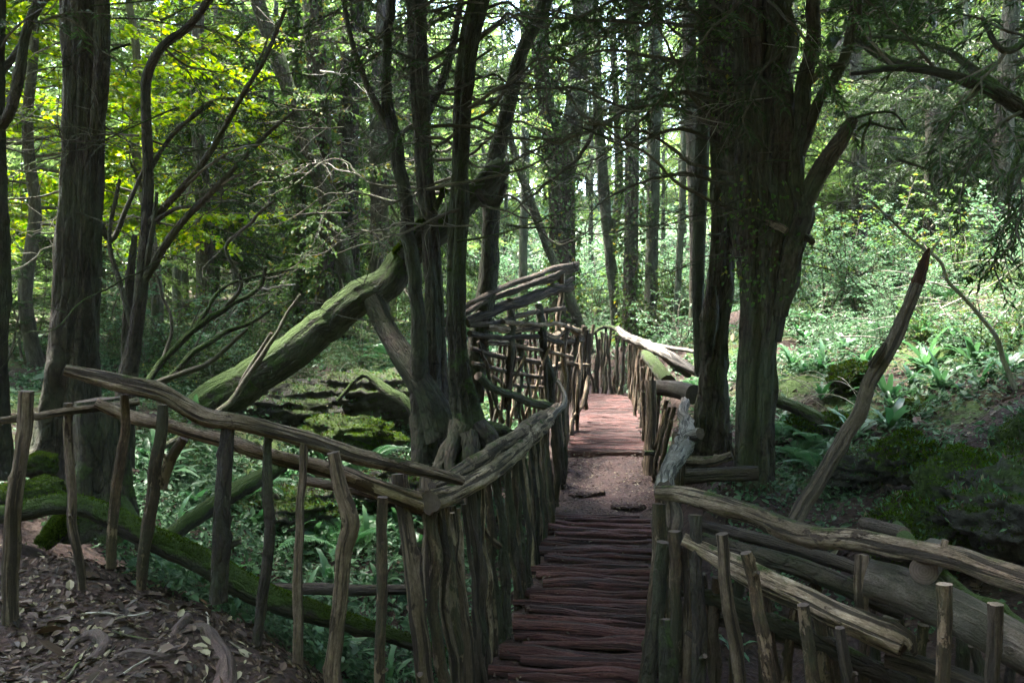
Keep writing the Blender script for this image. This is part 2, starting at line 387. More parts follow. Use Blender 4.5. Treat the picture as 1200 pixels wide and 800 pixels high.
CP = np.array([(-4, 3, -1.52), (-2.5, 3.4, -1.58), (-1.5, 3.6, -1.58), (-1.0, 4.0, -1.75), (-1.75, 4.2, -1.6), (-4, 5.5, -1.42), (-2.6, 5.1, -1.58), (-1.2, 5.2, -2.2), (-.7, 5.5, -2.75), (-.6, 4, -2.45),
    (-1.0, 7, -2.8), (-2.5, 7.3, -2.2), (-4.5, 7.5, -1.2), (-.5, 8.2, -2.4), (-.5, 9.6, -1.95), (-2, 9.5, -2.1), (-3.6, 10, -1.15), (-5.5, 9, -.95), (-2.6, 11.3, -1.6), (-2.2, 13, -.75), (-4, 12.6, -.65), (-.2, 12, -1.6),
    (0, 15, -1.2), (-3, 16, -.55), (-7, 13, -.45), (-8, 18, -.35), (-3, 22, -.35), (0, 20, -.9), (3.5, 22, -.7), (0, 30, .0), (-10, 30, .2), (8, 30, 1.4), (4, 27, .0),
    (1.6, 4, -2.75), (2.5, 3.3, -2.6), (3.6, 4.3, -2.3), (2, 6, -2.6), (3.0, 6.4, -2.0), (4.5, 6, -1.5), (6.5, 6.5, -.6), (2.2, 8.4, -1.78), (3, 9, -1.68), (3.3, 11, -1.2), (3.5, 12.5, -.92),
    (4.6, 8.6, -1.1), (6, 10, -.35), (5.4, 13, -.35), (5.2, 16, .15), (8, 14, .8), (4.2, 17.5, -.1), (8, 20, 1.3), (5, 22, .5), (12, 12, 1.4), (12, 20, 2.2), (2.9, 15, -1.2), (2.2, 12, -1.6), (3.3, 19, -.8),
    (0, 0, -2.5), (-3, 0, -1.5), (3, 0, -2.4), (-12, 3, -.8), (-14, 14, -.2), (13, 3, .2), (-30, 10, .6), (30, 10, 3.0), (3, 31, .5), (5, 37, 2.6), (-2, 38, 2.2), (11, 38, 3.2), (6, 46, 5.6), (-3, 47, 5.0), (14, 47, 6), (2, 58, 7.5), (14, 58, 8), (-14, 44, 2.5), (-40, 60, 1.5), (40, 60, 3.5), (0, -30, -2), (-40, -30, -1), (40, -30, 0), (0, 120, 2), (-120, 120, 3), (120, 120, 4), (-120, -60, 1), (120, -60, 2)], float)  # the rise behind the glade is added to catch sun and brighten the centre
_D = np.linalg.norm(CP[:, None, :2] - CP[None, :, :2], axis=2) + 1e-9
_n = len(CP); _A = np.zeros((_n + 1, _n + 1)); _A[:_n, :_n] = -_D - np.eye(_n) * .05; _A[:_n, _n] = 1; _A[_n, :_n] = 1
_W = np.linalg.solve(_A, np.append(CP[:, 2], 0))
_pp = PATH[:, :2]
def path_dist(x, y):
    best = np.full(x.shape, 1e9); bz = np.zeros(x.shape)
    for i in range(len(PATH) - 1):
        a, b = PATH[i], PATH[i + 1]; e = b[:2] - a[:2]
        t = np.clip(((x - a[0]) * e[0] + (y - a[1]) * e[1]) / (e @ e), 0, 1)
        d = np.hypot(x - a[0] - t * e[0], y - a[1] - t * e[1])
        z = a[2] + t * (b[2] - a[2]); k = d < best
        best = np.where(k, d, best); bz = np.where(k, z, bz)
    return best, bz
def ground(x, y):
    x = np.atleast_1d(np.asarray(x, float)); y = np.atleast_1d(np.asarray(y, float)); sh = x.shape
    x = x.ravel(); y = y.ravel(); z = np.full(x.shape, _W[_n])
    for i in range(_n): z = z - _W[i] * np.hypot(x - CP[i, 0], y - CP[i, 1])
    p = np.stack([x, y, x * 0], 1)
    z = z + .16 * fbm(p * .9, 3, 3) + .07 * fbm(p * 3.1, 5, 3) + .02 * vn(p * 11, 9)
    d, pz = path_dist(x, y)
    w = np.clip((1.25 - d) / .6, 0, 1); w = w * w * (3 - 2 * w)
    z = z * (1 - w) + np.minimum(z, pz - .14) * w
    return (z + CZ).reshape(sh)
def gz(x, y): return float(ground(x, y)[0])

def axis_coords(lo, hi, c0, c1, st):
    a = list(np.arange(c0, c1 + 1e-6, st)); s = st; x = c0
    while x > lo: s *= 1.18; x -= s; a.insert(0, x)
    s = st; x = a[-1]
    while x < hi: s *= 1.18; x += s; a.append(x)
    return np.array(a)
gx = axis_coords(-150, 150, -7, 8.5, .085); gy = axis_coords(-80, 170, 2, 20, .085)
X, Y = np.meshgrid(gx, gy); Z = ground(X, Y)
mb = MB(); nx, ny = len(gx), len(gy)
def growth(x, y):
    # how mossy the soil is: bare trodden earth in the left corner and under the bridge
    m_ = np.full(x.shape, .42)
    m_ -= .75 * np.clip((6.0 - y) / 1.2, 0, 1) * np.clip((2.2 - x) / .8, 0, 1)
    m_ -= .45 * np.clip((8.5 - y) / 2.0, 0, 1)
    m_ -= .5 * np.clip((1.6 - path_dist(x.ravel(), y.ravel())[0].reshape(x.shape)) / .8, 0, 1)
    return m_
i = np.arange(ny - 1)[:, None] * nx; j = np.arange(nx - 1)[None]
gm = growth(X, Y)
mb.add(b=np.stack([gm, gm, gm], -1).reshape(-1, 3), v=np.stack([X, Y, Z], -1).reshape(-1, 3), q= np.stack([i + j, i + j + 1, i + nx + j + 1, i + nx + j], -1).reshape(-1, 4))
tag(mb.build('ground', M['ground']), kind='structure')

# trodden earth strip of the path
mb = MB(); pts = catmull(PATH, 260); T = unit(np.gradient(pts[:, :2], axis=0)); Nn = np.stack([T[:, 1], -T[:, 0]], 1)
w = np.linspace(-.62, .62, 21)
gxy = pts[:, None, :2] + Nn[:, None] * w[None, :, None]
pz = np.repeat(pts[:, 2][:, None], 21, 1) + CZ - .045 - .14 * np.clip(np.abs(w) - .5, 0, 1)[None] ** 1 * 2
pn = np.stack([gxy[..., 0], gxy[..., 1], pz * 0], -1).reshape(-1, 3)
land = np.clip((pts[:, 1] - 8.8) / .3, 0, 1) * np.clip((11 - pts[:, 1]) / .2, 0, 1)
pz = pz + (.028 * fbm(pn * 4, 21, 3) + .035 * fbm(pn * 2.2, 23, 3) * np.repeat(land, 21) * 1.6).reshape(pz.shape)
i = np.arange(259)[:, None] * 21; j = np.arange(20)[None]
mb.add(np.concatenate([gxy, pz[..., None]], -1).reshape(-1, 3), np.stack([i + j, i + j + 1, i + 22 + j, i + 21 + j], -1).reshape(-1, 4))
tag(mb.build('path', M['dirt']), kind='structure')

# ------------------------------------------------------------------ walkway
def pole_mesh(y, halfw, r, tilt=0, xoff=0):
    cx, cz = path_at(y); m_ = MB()
    dx = np.interp(y + .3, PATH[:10, 1], PATH[:10, 0]) - np.interp(y - .3, PATH[:10, 1], PATH[:10, 0])
    n2 = unit(np.array([.6, -dx]))
    a = np.array([cx + xoff, y, cz - r * .15]) - np.array([n2[0], n2[1], 0]) * halfw; b = np.array([cx + xoff, y, cz - r * .15]) + np.array([n2[0], n2[1], 0]) * halfw
    a[1] -= tilt; b[1] += tilt
    mid = (a + b) / 2 + np.array([0, rng.normal(0, .018), rng.normal(0, .008)])
    tube(m_, [a, a * .6 + b * .4 + [0, rng.normal(0, .012), 0], mid * .5 + b * .5, b], r * rng.uniform(.65, 1.25, 4), seg=11, n=24, rough=.17, wob=.03, knots=1.5)
    return m_
near = thing('log_walkway', 'near ramp of red-brown poles laid crosswise between the two stick fences', 'walkway', tuple(P(675, 790, 5.5)))
y = 4.55
while y < 8.9:
    r = rng.uniform(.026, .06)
    pole_mesh(y, rng.uniform(.4, .58), r, rng.normal(0, .04), rng.normal(0, .06)).build('crosswise_pole', [M['deck'], M['end']], near)
    y += r * 2 + rng.uniform(.0, .09)
far = thing('log_walkway', 'level far walkway of worn reddish poles beyond the earth landing', 'walkway', tuple(P(712, 517, 11)))
pole_mesh(11.02, .56, .075).build('edge_log', [M['deck'], M['end']], far)
y = 11.2
while y < 18.3:
    r = rng.uniform(.035, .062)
    pole_mesh(y, rng.uniform(.44, .56), r, rng.normal(0, .035), rng.normal(0, .025)).build('crosswise_pole', [M['deck'], M['end']], far)
    y += r * 2 + rng.uniform(.01, .07)

def blob(mb, c, s, sub=4, amp=.25, fr=1.3, seed=0, terr=0.0):
    import bmesh
    bm = bmesh.new(); bmesh.ops.create_icosphere(bm, subdivisions=sub, radius=1)
    v = np.array([x.co[:] for x in bm.verts]); f = np.array([[q.index for q in x.verts] for x in bm.faces]); bm.free()
    d = 1 + amp * fbm(v * fr + seed, seed, 4) + .35 * amp * (1 - 2 * np.abs(fbm(v * fr * 2.3 + seed, seed + 7, 3))) + .2 * amp * fbm(v * fr * 5 + seed, seed + 2, 3)
    d = np.clip(d / np.percentile(d, 97), .3, 1.08)
    w = v * d[:, None]
    if terr:
        z = w[:, 2] * 4; w[:, 2] = (z + terr * np.sin(z * 2 * PI * .8) / (2 * PI * .8)) / 4
        w[:, :2] *= (1 + .08 * np.sin(z * 2 * PI * .8 + 1.5))[:, None]
    w = w * np.asarray(s) + np.asarray(c)
    mb.add(w, t=f, b=w); return w, f

for (px, py, d, sx, lab) in ((688, 562, 9.75, .26, 'flat red stone in the left half of the earth landing'), (735, 548, 10.1, .2, 'small flat stone on the right side of the earth landing'), (735, 580, 9.35, .24, 'flat red step stone just above the near ramp of poles')):
    m_ = MB(); c = P(px, py, d); c[2] = path_at(d)[1] - .065; blob(m_, c, (sx * 1.0, sx * .6, .05), 3, .5, 1.4, int(px))
    tag(m_.build('flat_stone', M['dirt']), lab, 'stone', 'flat stones on the earth landing')

# ------------------------------------------------------------------ fences
def stick(parent, name, rows, m, seg=9, rough=.14, wob=.015, cap='end', **k):
    p, r = pth(*rows); q = MB(); c_, r_ = tube(q, p, r, seg=seg, rough=rough, wob=wob, **k)
    if name == 'post' and len(c_) > 8:
        for _ in range(int(rng.integers(0, 4))):
            i_ = int(rng.integers(2, len(c_) - 3)); d_ = unit(rng.normal(0, 1, 3) * [1, .6, .3] + unit(c_[i_ - 1] - c_[i_ + 1]) * .9); l_ = r_[i_] * rng.uniform(1.3, 2.6)
            tube(q, [c_[i_], c_[i_] + d_ * l_ * .6, c_[i_] + d_ * l_], [r_[i_] * .55, r_[i_] * .45, r_[i_] * .35], seg=8, n=6, rough=.15, knots=0)
    if m == 'post': m = ('post', 'post', 'post', 'bark', 'deadwood', 'palepost', 'mossbark')[int(mrng.integers(7))]
    return q.build(name, [M[m], M[cap]], parent)

mrng = np.random.default_rng(17)
# left fence at the path's edge ------------------------------------------------
fl = thing('stick_fence', 'rustic fence in the left foreground with widely spaced sticks under a wavy pale rail', 'fence', tuple(P(260, 720, 4.5)))
stick(fl, 'top_rail', [(76, 433, 4.35, 7), (110, 441, 4.4, 10), (150, 450, 4.4, 12), (190, 462, 4.42, 11), (240, 488, 4.48, 11), (290, 497, 4.52, 10), (340, 508, 4.6, 10), (400, 528, 4.7, 10), (450, 542, 4.8, 9), (505, 553, 4.9, 7), (542, 563, 5.0, 6)], 'rail', 14, .18, .02)
stick(fl, 'lower_rail', [(112, 472, 4.55, 6), (150, 487, 4.6, 8), (200, 500, 4.6, 8), (260, 515, 4.65, 9), (330, 537, 4.7, 9), (380, 550, 4.8, 10), (440, 572, 4.9, 10), (505, 592, 5.0, 11)], 'rail', 14, .18, .02)
stick(fl, 'short_rail', [(355, 562, 4.95, 6), (420, 575, 5.0, 6), (475, 592, 5.05, 6), (508, 602, 5.1, 6)], 'palepost', 10, .12)
stick(fl, 'thin_rail', [(-60, 497, 4.2, 5), (0, 492, 4.3, 4.5), (60, 484, 4.45, 4.5), (110, 478, 4.55, 5), (162, 470, 4.7, 5)], 'rail', 10, .12)
for rows, mm in (([(31, 458, 4.25, 8), (22, 560, 4.25, 8), (14, 640, 4.25, 9), (12, 730, 4.25, 9)], 'post'), ([(80, 472, 4.5, 5), (79, 540, 4.5, 5), (86, 610, 4.5, 5), (96, 690, 4.5, 5)], 'post'), ([(146, 462, 4.45, 5), (146, 530, 4.45, 6), (135, 590, 4.45, 6), (130, 665, 4.45, 6)], 'post'), ([(191, 474, 4.35, 6), (185, 540, 4.35, 7), (172, 620, 4.35, 7), (165, 690, 4.35, 6)], 'post'),
    ([(267, 500, 4.5, 7), (262, 570, 4.45, 9), (260, 640, 4.4, 10), (256, 705, 4.4, 10)], 'post'), ([(314, 510, 4.6, 5), (313, 580, 4.55, 6), (312, 650, 4.5, 6), (300, 775, 4.45, 6)], 'post'), ([(356, 520, 4.6, 5), (352, 620, 4.55, 5), (350, 720, 4.5, 6), (350, 830, 4.5, 6)], 'post'), ([(390, 530, 4.5, 8), (400, 575, 4.5, 9), (408, 612, 4.5, 10), (400, 650, 4.5, 9), (394, 730, 4.5, 9), (388, 840, 4.5, 9)], 'palepost'),
    ([(449, 582, 4.75, 6), (448, 650, 4.75, 6), (447, 730, 4.7, 6), (445, 840, 4.7, 6)], 'post'), ([(468, 555, 5.0, 9), (478, 640, 4.95, 9), (490, 720, 4.9, 10), (505, 850, 4.9, 10)], 'palepost'), ([(500, 555, 5.1, 7), (503, 620, 5.05, 8), (505, 700, 5.0, 8)], 'palepost'), ([(231, 488, 4.72, 4), (230, 505, 4.7, 4)], 'post'), ([(216, 513, 4.7, 5), (205, 535, 4.72, 6), (188, 570, 4.75, 7)], 'post')):
    stick(fl, 'post', rows, mm, 16, .24, .022)

# left fence along the walkway -------------------------------------------------
def lerp_rows(rows, t):
    a = np.array(rows, float); return np.array([np.interp(t, np.linspace(0, 1, len(a)), a[:, k]) for k in range(a.shape[1])])
fb = thing('stick_fence', 'close-set stick fence along the left edge of the walkway with a thick cracked rail', 'fence', tuple(P(590, 760, 5.6)))
stick(fb, 'top_rail', [(503, 588, 4.93, 14), (525, 580, 5.2, 13), (562, 560, 5.8, 12), (590, 540, 6.5, 11), (618, 512, 7.6, 12), (640, 492, 9.0, 9), (654, 478, 10, 6)], 'rail', 16, .2, .02, 'end')
stick(fb, 'upper_rail', [(506, 570, 5.05, 6), (540, 553, 5.6, 10), (580, 527, 6.4, 9), (612, 506, 7.4, 9), (636, 487, 8.8, 7)], 'rail', 12, .2, .02)
stick(fb, 'pale_branch', [(640, 500, 8.9, 2.5), (652, 485, 9.2, 3), (663, 470, 9.7, 3.5), (660, 458, 9.9, 3), (653, 447, 10, 2.5)], 'silver', 8, .15, .02)
top = [(508, 600, 4.98), (530, 592, 5.3), (565, 566, 5.9), (600, 535, 6.9), (628, 506, 8.2), (650, 486, 9.7), (664, 468, 10.8)]
K = 46
for k in range(K):
    t = (k + rng.uniform(-.3, .3)) / (K - 1); t = min(max(t, 0), 1) ** .8
    a = lerp_rows(top, t); d = a[2]
    tp = P(a[0] + rng.normal(0, 2), a[1], d); tp[2] += rng.uniform(-.06, .07)
    fx = np.interp(d, [5, 5.6, 7, 9, 11], [-.34, -.2, .12, .43, .72]) + rng.normal(0, .025); cz = path_at(d)[1]
    ft = np.array([fx, d + rng.normal(0, .05), cz - .3]); md = tp * .5 + ft * .5 + rng.normal(0, .02, 3)
    q = MB(); r = rng.uniform(.016, .042); tube(q, [tp, md, ft], [r * .85, r, r * 1.1], seg=14, rough=.24, wob=.035)
    q.build('post', [M[['post', 'post', 'bark', 'palepost', 'mossbark', 'rail', 'deadwood'][int(rng.integers(7))]], M['paleend' if rng.random() < .4 else 'end']], fb)
for rows, mm in (([(470, 640, 5.1, 10), (500, 652, 5.1, 12), (512, 660, 5.2, 11)], 'bark'), ([(512, 650, 5.15, 5), (530, 640, 5.4, 6), (552, 600, 5.9, 6)], 'post'), ([(540, 560, 6.1, 5), (560, 610, 5.9, 5), (585, 640, 6.1, 4)], 'palepost')):
    stick(fb, 'brace', rows, mm)

# woven screen of branches beside the walkway -----------------------------------
ws = thing('branch_screen', 'tall fan-shaped screen of dead branches woven between the mossy trunk and the walkway', 'screen', tuple(P(610, 490, 11.5)))
dd = lambda px: float(np.interp(px, [500, 550, 640, 690], [9.9, 10.2, 11.6, 12.6]))
R_ = [([(498, 392), (520, 376), (548, 357), (580, 341), (640, 318), (677, 309)], 3.6, 'deadwood'), ([(500, 385), (548, 362), (590, 345), (650, 325), (676, 314)], 3.4, 'deadwood'), ([(545, 368), (572, 352), (610, 337), (650, 322), (674, 312)], 3.2, 'deadwood'), ([(495, 405), (548, 374), (600, 352), (645, 337), (672, 327)], 3.0, 'deadwood'),
    ([(546, 377), (590, 362), (626, 350), (650, 340), (668, 337)], 5.2, 'deadwood'), ([(549, 381), (575, 379), (610, 369), (640, 364), (660, 361)], 3.2, 'deadwood'), ([(570, 383), (600, 386), (630, 384), (648, 393), (668, 384), (682, 396)], 4.4, 'rail'), ([(550, 391), (590, 396), (630, 393), (655, 401), (684, 398)], 3.4, 'deadwood'), ([(552, 408), (590, 418), (612, 421), (640, 426)], 3.0, 'deadwood'), ([(554, 425), (590, 435), (615, 439), (645, 443)], 3.0, 'deadwood'),
    ([(560, 440), (580, 456), (610, 468), (640, 476), (655, 480)], 5.5, 'mossbark'), ([(570, 402), (600, 404), (640, 412), (670, 418)], 2.8, 'rail'), ([(590, 377), (620, 380), (650, 379), (680, 388)], 3, 'rail'), ([(478, 420), (500, 400), (548, 376)], 5, 'deadwood'), ([(575, 440), (600, 452), (650, 455)], 2.2, 'deadwood'), ([(640, 435), (660, 425), (690, 428)], 2.6, 'rail')]
for rows, r, mm in R_:
    o = rng.uniform(-.12, .12)
    stick(ws, 'woven_branch', [(a, b, dd(a) + o, r * rng.uniform(.8, 1.1)) for a, b in rows], mm, 8, .16, .03)
U_ = [([(659, 318), (656, 370), (650, 430), (644, 492)], 3, 'rail'), ([(631, 356), (636, 400), (645, 450), (648, 500)], 5, 'mossbark'), ([(598, 350), (597, 400), (594, 480)], 5, 'post'), ([(606, 378), (610, 430), (606, 490)], 4, 'post'), ([(560, 400), (575, 450), (590, 495)], 2.2, 'post'), ([(684, 382), (682, 420), (678, 460), (676, 510)], 2.6, 'rail'), ([(640, 360), (640, 420), (641, 490)], 2.5, 'post'), ([(668, 380), (660, 410), (664, 450), (655, 500)], 3, 'rail'), ([(690, 440), (684, 470), (672, 490), (670, 510)], 2.6, 'rail')]
for rows, r, mm in U_: stick(ws, 'upright_branch', [(a, b, dd(a) + rng.uniform(-.1, .1), r) for a, b in rows], mm, 8, .16, .03)
for k in range(36):
    a = rng.uniform(572, 690); t0 = np.interp(a, [570, 620, 690], [395, 385, 388]) + rng.uniform(-8, 25); e = np.interp(a, [570, 640, 690], [500, 505, 478])
    d = dd(a) + rng.uniform(.05, .8); l = rng.normal(0, 10)
    stick(ws, 'upright_branch', [(a + l, t0, d, rng.uniform(1.4, 3)), (a + l * .3 + rng.normal(0, 3), (t0 + e) / 2, d, 2.2), (a - l * .5, e, d, 2.6)], ['post', 'deadwood', 'rail', 'twig'][int(rng.integers(4))], 6, .14, .04)

# far curved fence ---------------------------------------------------------------
ff = thing('stick_fence', 'curving fence of thin dark sticks closing the far end of the walkway', 'fence', tuple(P(705, 460, 18.5)))
stick(ff, 'arched_rail', [(672, 402, 17, 3), (684, 398, 17.5, 2.8), (692, 394, 18, 2.4), (704, 384, 18.5, 2.4), (720, 384, 18.3, 2.4), (728, 391, 17.5, 2.6)], 'mossbark', 7, .14, .03)
for k in range(24):
    t = k / 23.; a = 664 + 66 * t + rng.normal(0, 1.2); d = np.interp(t, [0, .5, 1], [17.8, 19.6, 18.0]); l = rng.normal(0, 4)
    top_ = np.interp(t, [0, .4, .7, 1], [396, 392, 386, 396]) + rng.uniform(-8, 8)
    stick(ff, 'post', [(a + l, top_, d, 1.6), (a + rng.normal(0, 2), 430, d, 1.9), (a - l * .4, 476, d, 2.2)], 'post' if rng.random() < .8 else 'rail', 6, .14, .05)

# right fence of the far walkway -------------------------------------------------
fr = thing('stick_fence', 'dense stick fence right of the far walkway under a split pale rail', 'fence', tuple(P(755, 520, 12)))
stick(fr, 'split_rail', [(724, 385, 17.2, 3.5), (735, 395, 16, 5), (760, 405, 14, 6), (785, 418, 12.4, 6.5), (800, 427, 11.6, 6), (818, 437, 11.2, 5)], 'silver', 10, .25, .02, 'paleend')
stick(fr, 'thin_rail', [(758, 403, 14.6, 2.4), (790, 408, 13.6, 2.6), (820, 413, 12.8, 2.6)], 'silver', 8, .12, .01, 'paleend')
stick(fr, 'mossy_rail', [(756, 415, 13.2, 6), (768, 428, 12.3, 8), (783, 448, 11.5, 9)], 'mossbark', 10, .2, .01)
stick(fr, 'mossy_rail', [(775, 415, 13.2, 4), (792, 428, 12.3, 5), (806, 438, 11.6, 5)], 'mossbark', 10, .2, .01)
for k in range(40):
    t = k / 39.; d = 18 - 7.0 * t ** .8 + rng.normal(0, .06); fx = np.interp(d, [11, 18], [1.78, 2.48]) + rng.normal(0, .02)
    cz = path_at(d)[1]; hh = np.interp(d, [11, 12.5, 14, 18], [.72, .95, 1.1, 1.25]) + rng.uniform(-.1, .06)
    ft = np.array([fx, d, cz - .2]); tp = ft + [rng.normal(.05, .05), rng.normal(0, .08), hh + .2]
    q = MB(); r = rng.uniform(.02, .036); tube(q, [tp, (tp + ft) / 2 + rng.normal(0, .02, 3), ft], [r * .85, r, r * 1.1], seg=7, rough=.15, wob=.03)
    q.build('post', [M['post' if rng.random() < .75 else 'palepost'], M['end']], fr)

# right fence around the landing -------------------------------------------------
fm = thing('stick_fence', 'short fence beside the earth landing with a twisted silver branch for its rail', 'fence', tuple(P(775, 590, 8.5)))
stick(fm, 'round_log', [(769, 454, 11.0, 9), (790, 456, 10.7, 10), (814, 462, 10.2, 12)], 'biglog', 14, .08, .0)
stick(fm, 'twisted_rail', [(804, 466, 10.4, 5), (801, 484, 9.6, 6), (805, 498, 8.9, 8), (803, 515, 8.0, 10), (793, 536, 6.9, 11), (782, 557, 6.1, 11), (778, 575, 5.5, 12)], 'silver', 16, .28, .03)
stick(fm, 'rail_fork', [(801, 516, 7.9, 7), (812, 510, 7.7, 7), (821, 508, 7.5, 6)], 'silver', 12, .25, .0)
stick(fm, 'corner_post', [(763, 446, 10.6, 6), (762, 500, 10.5, 6.5), (760, 545, 10.4, 7), (759, 585, 10.3, 7)], 'post', 10)
stick(fm, 'peg', [(754, 530, 10.2, 3), (776, 531, 10.3, 3.5)], 'post', 8)
for k in range(22):
    t = k / 21.; d = 10.6 - 4.9 * t; a = np.interp(d, [5.7, 6.3, 7.5, 9, 10.6], [781, 786, 798, 799, 778]) + rng.normal(0, 4)
    tpy = np.interp(d, [5.7, 6.3, 7.5, 9, 10.6], [580, 560, 520, 496, 462]) + rng.uniform(-4, 14)
    tp = P(a, tpy, d); cz = path_at(d)[1]; ft = np.array([np.interp(d, [5.5, 7, 9, 11], [.98, 1.28, 1.56, 1.76]) + rng.normal(0, .03), d, cz - .3])
    q = MB(); r = rng.uniform(.024, .04); tube(q, [tp, (tp + ft) / 2 + rng.normal(0, .02, 3), ft], [r * .9, r, r * 1.1], seg=8, rough=.16, wob=.03)
    q.build('post', [M['post' if rng.random() < .7 else 'palepost'], M['end']], fm)
stick(fm, 'slab_rail', [(783, 640, 5.5, 8), (790, 610, 5.6, 11), (786, 588, 5.7, 9)], 'palepost', 10, .2, .0)

# right foreground fence -----------------------------------------------------------
fg = thing('stick_fence', 'heavy fence in the right foreground with a long cracked pale rail over several stacked logs', 'fence', tuple(P(1000, 800, 4.6)))
stick(fg, 'top_rail', [(770, 577, 5.35, 8), (800, 579, 5.25, 10), (840, 590, 5.0, 12), (880, 603, 4.85, 12), (920, 622, 4.7, 13), (960, 630, 4.5, 13), (1000, 632, 4.35, 13), (1040, 639, 4.2, 14), (1100, 651, 3.9, 14), (1160, 667, 3.65, 15), (1220, 686, 3.4, 16), (1300, 710, 3.2, 17)], 'rail', 18, .2, .02, 'paleend')
stick(fg, 'second_rail', [(822, 632, 5.1, 9), (870, 645, 4.95, 10), (940, 668, 4.75, 11), (1005, 694, 4.6, 12), (1060, 716, 4.5, 12)], 'bark', 14, .18, .02)
stick(fg, 'third_rail', [(800, 632, 5.0, 8), (830, 647, 4.95, 10), (880, 672, 4.75, 15), (940, 700, 4.55, 16), (1000, 728, 4.35, 17), (1055, 752, 4.2, 18), (1062, 756, 4.18, 13)], 'rail', 22, .26, .015)
stick(fg, 'low_rail', [(840, 726, 5.1, 7), (900, 738, 5.0, 10), (950, 752, 4.9, 11), (985, 762, 4.8, 12)], 'bark', 12, .2, .01)
stick(fg, 'big_log', [(1016, 676, 4.3, 23), (1060, 690, 4.2, 25), (1120, 717, 4.0, 26), (1180, 750, 3.8, 27), (1260, 795, 3.6, 29), (1330, 830, 3.5, 30)], 'biglog', 22, .06, .01)
stick(fg, 'low_rail', [(800, 690, 5.15, 9), (870, 712, 5.0, 10), (960, 752, 4.8, 11), (1060, 800, 4.6, 12), (1150, 850, 4.4, 12)], 'bark', 14, .18, .02)
stick(fg, 'low_rail', [(1040, 770, 4.4, 12), (1110, 790, 4.2, 13), (1200, 830, 4.0, 14), (1300, 880, 3.8, 14)], 'deadwood', 14, .18, .02)
stick(fg, 'inner_rail', [(815, 612, 5.4, 6), (880, 628, 5.2, 7), (960, 652, 5.0, 8), (1020, 672, 4.9, 8)], 'deadwood', 12, .2, .02)
for a_ in (803, 828, 838, 862, 893, 905, 927, 962, 974, 1014, 1030, 1062, 1078, 1132, 1148, 1186):
    e_ = np.interp(a_, [800, 1000, 1200], [1.1, .55, .45]); d_ = np.interp(a_, [800, 1000, 1200], [5.25, 4.75, 4.2]) + rng.uniform(-.1, .2); t_ = np.interp(a_, [800, 900, 1000, 1200], [640, 665, 700, 755]) + rng.uniform(-8, 30); l_ = rng.normal(0, 8)
    stick(fg, 'post', [(a_ - l_, t_, d_, rng.uniform(5, 7)), (a_, t_ + 70, d_, rng.uniform(5, 8)), (a_ + l_ + e_ * 6, 850, d_, 7)], 'post' if rng.random() < .7 else 'bark', 14, .22, .03)
stick(fg, 'stub_log', [(1083, 668, 3.95, 16), (1092, 655, 4.4, 15), (1096, 645, 4.9, 15)], 'biglog', 16, .08, .0)
stick(fg, 'crooked_branch', [(1098, 668, 4.35, 8), (1120, 690, 4.3, 10), (1140, 706, 4.2, 11), (1165, 712, 4.1, 9), (1185, 730, 4.0, 11), (1215, 745, 3.9, 9), (1280, 785, 3.8, 9)], 'mossbark', 14, .3, .0)
stick(fg, 'short_log', [(1012, 612, 5.3, 7), (1035, 618, 5.0, 8), (1060, 625, 4.7, 8)], 'deadwood', 10, .15, .0)
stick(fg, 'mossy_log', [(1052, 618, 5.2, 8), (1062, 634, 4.6, 10), (1068, 648, 4.4, 10)], 'mosslog', 12, .12, .0)
stick(fg, 'knot', [(1106, 640, 3.85, 4), (1108, 632, 3.85, 4)], 'post', 8, .1, .0)
for rows, mm in (([(815, 603, 5.0, 7), (817, 700, 4.95, 8), (822, 840, 4.9, 9)], 'post'), ([(846, 625, 4.7, 7), (852, 690, 4.7, 7), (863, 760, 4.7, 8), (872, 850, 4.7, 8)], 'post'), ([(874, 647, 4.55, 7), (886, 690, 4.55, 7), (897, 750, 4.5, 8), (912, 850, 4.5, 8)], 'post'), ([(941, 708, 4.3, 7), (948, 760, 4.3, 8), (955, 850, 4.3, 9)], 'post'), ([(984, 735, 4.2, 6), (990, 780, 4.2, 7), (996, 850, 4.2, 7)], 'post'),
    ([(1107, 684, 3.75, 9), (1106, 740, 3.75, 8), (1105, 850, 3.75, 9)], 'post'), ([(1166, 707, 3.6, 8), (1165, 760, 3.6, 8), (1164, 850, 3.6, 8)], 'post'), ([(790, 622, 5.1, 7), (793, 700, 5.1, 7), (792, 840, 5.1, 8)], 'post'), ([(778, 635, 5.2, 8), (770, 710, 5.2, 8), (756, 830, 5.2, 9)], 'post'), ([(1010, 650, 4.55, 8), (1011, 690, 4.5, 8), (1013, 728, 4.5, 8)], 'palepost'), ([(782, 725, 5.15, 9), (785, 770, 5.1, 12), (786, 840, 5.1, 13)], 'mossbark'), ([(803, 640, 5.1, 6), (806, 720, 5.1, 6), (800, 840, 5.1, 7)], 'post'), ([(772, 590, 5.45, 8), (771, 650, 5.4, 9), (766, 740, 5.3, 9), (750, 840, 5.3, 10)], 'post')):
    stick(fg, 'post', rows, mm, 16, .22, .015, 'paleend' if rows[0][0] > 1000 else 'end')
tag(stick(None, 'plank', [(800, 559, 7.6, 9), (845, 556, 7.6, 9), (888, 554, 7.6, 9)], 'deadwood', 8, .12, .0, 'end', flat=.6), 'split grey plank lying level in front of the big yew trunk', 'plank')

# ------------------------------------------------------------------ foliage growers
def limb_path(r, base, d0, L, n=6, droop=0.0, wig=.18):
    p = [np.array(base, float)]; d = unit(np.array(d0, float))
    for k in range(n):
        d = unit(d + r.normal(0, wig, 3) + np.array([0, 0, -droop])); p.append(p[-1] + d * L / n)
    return np.array(p)

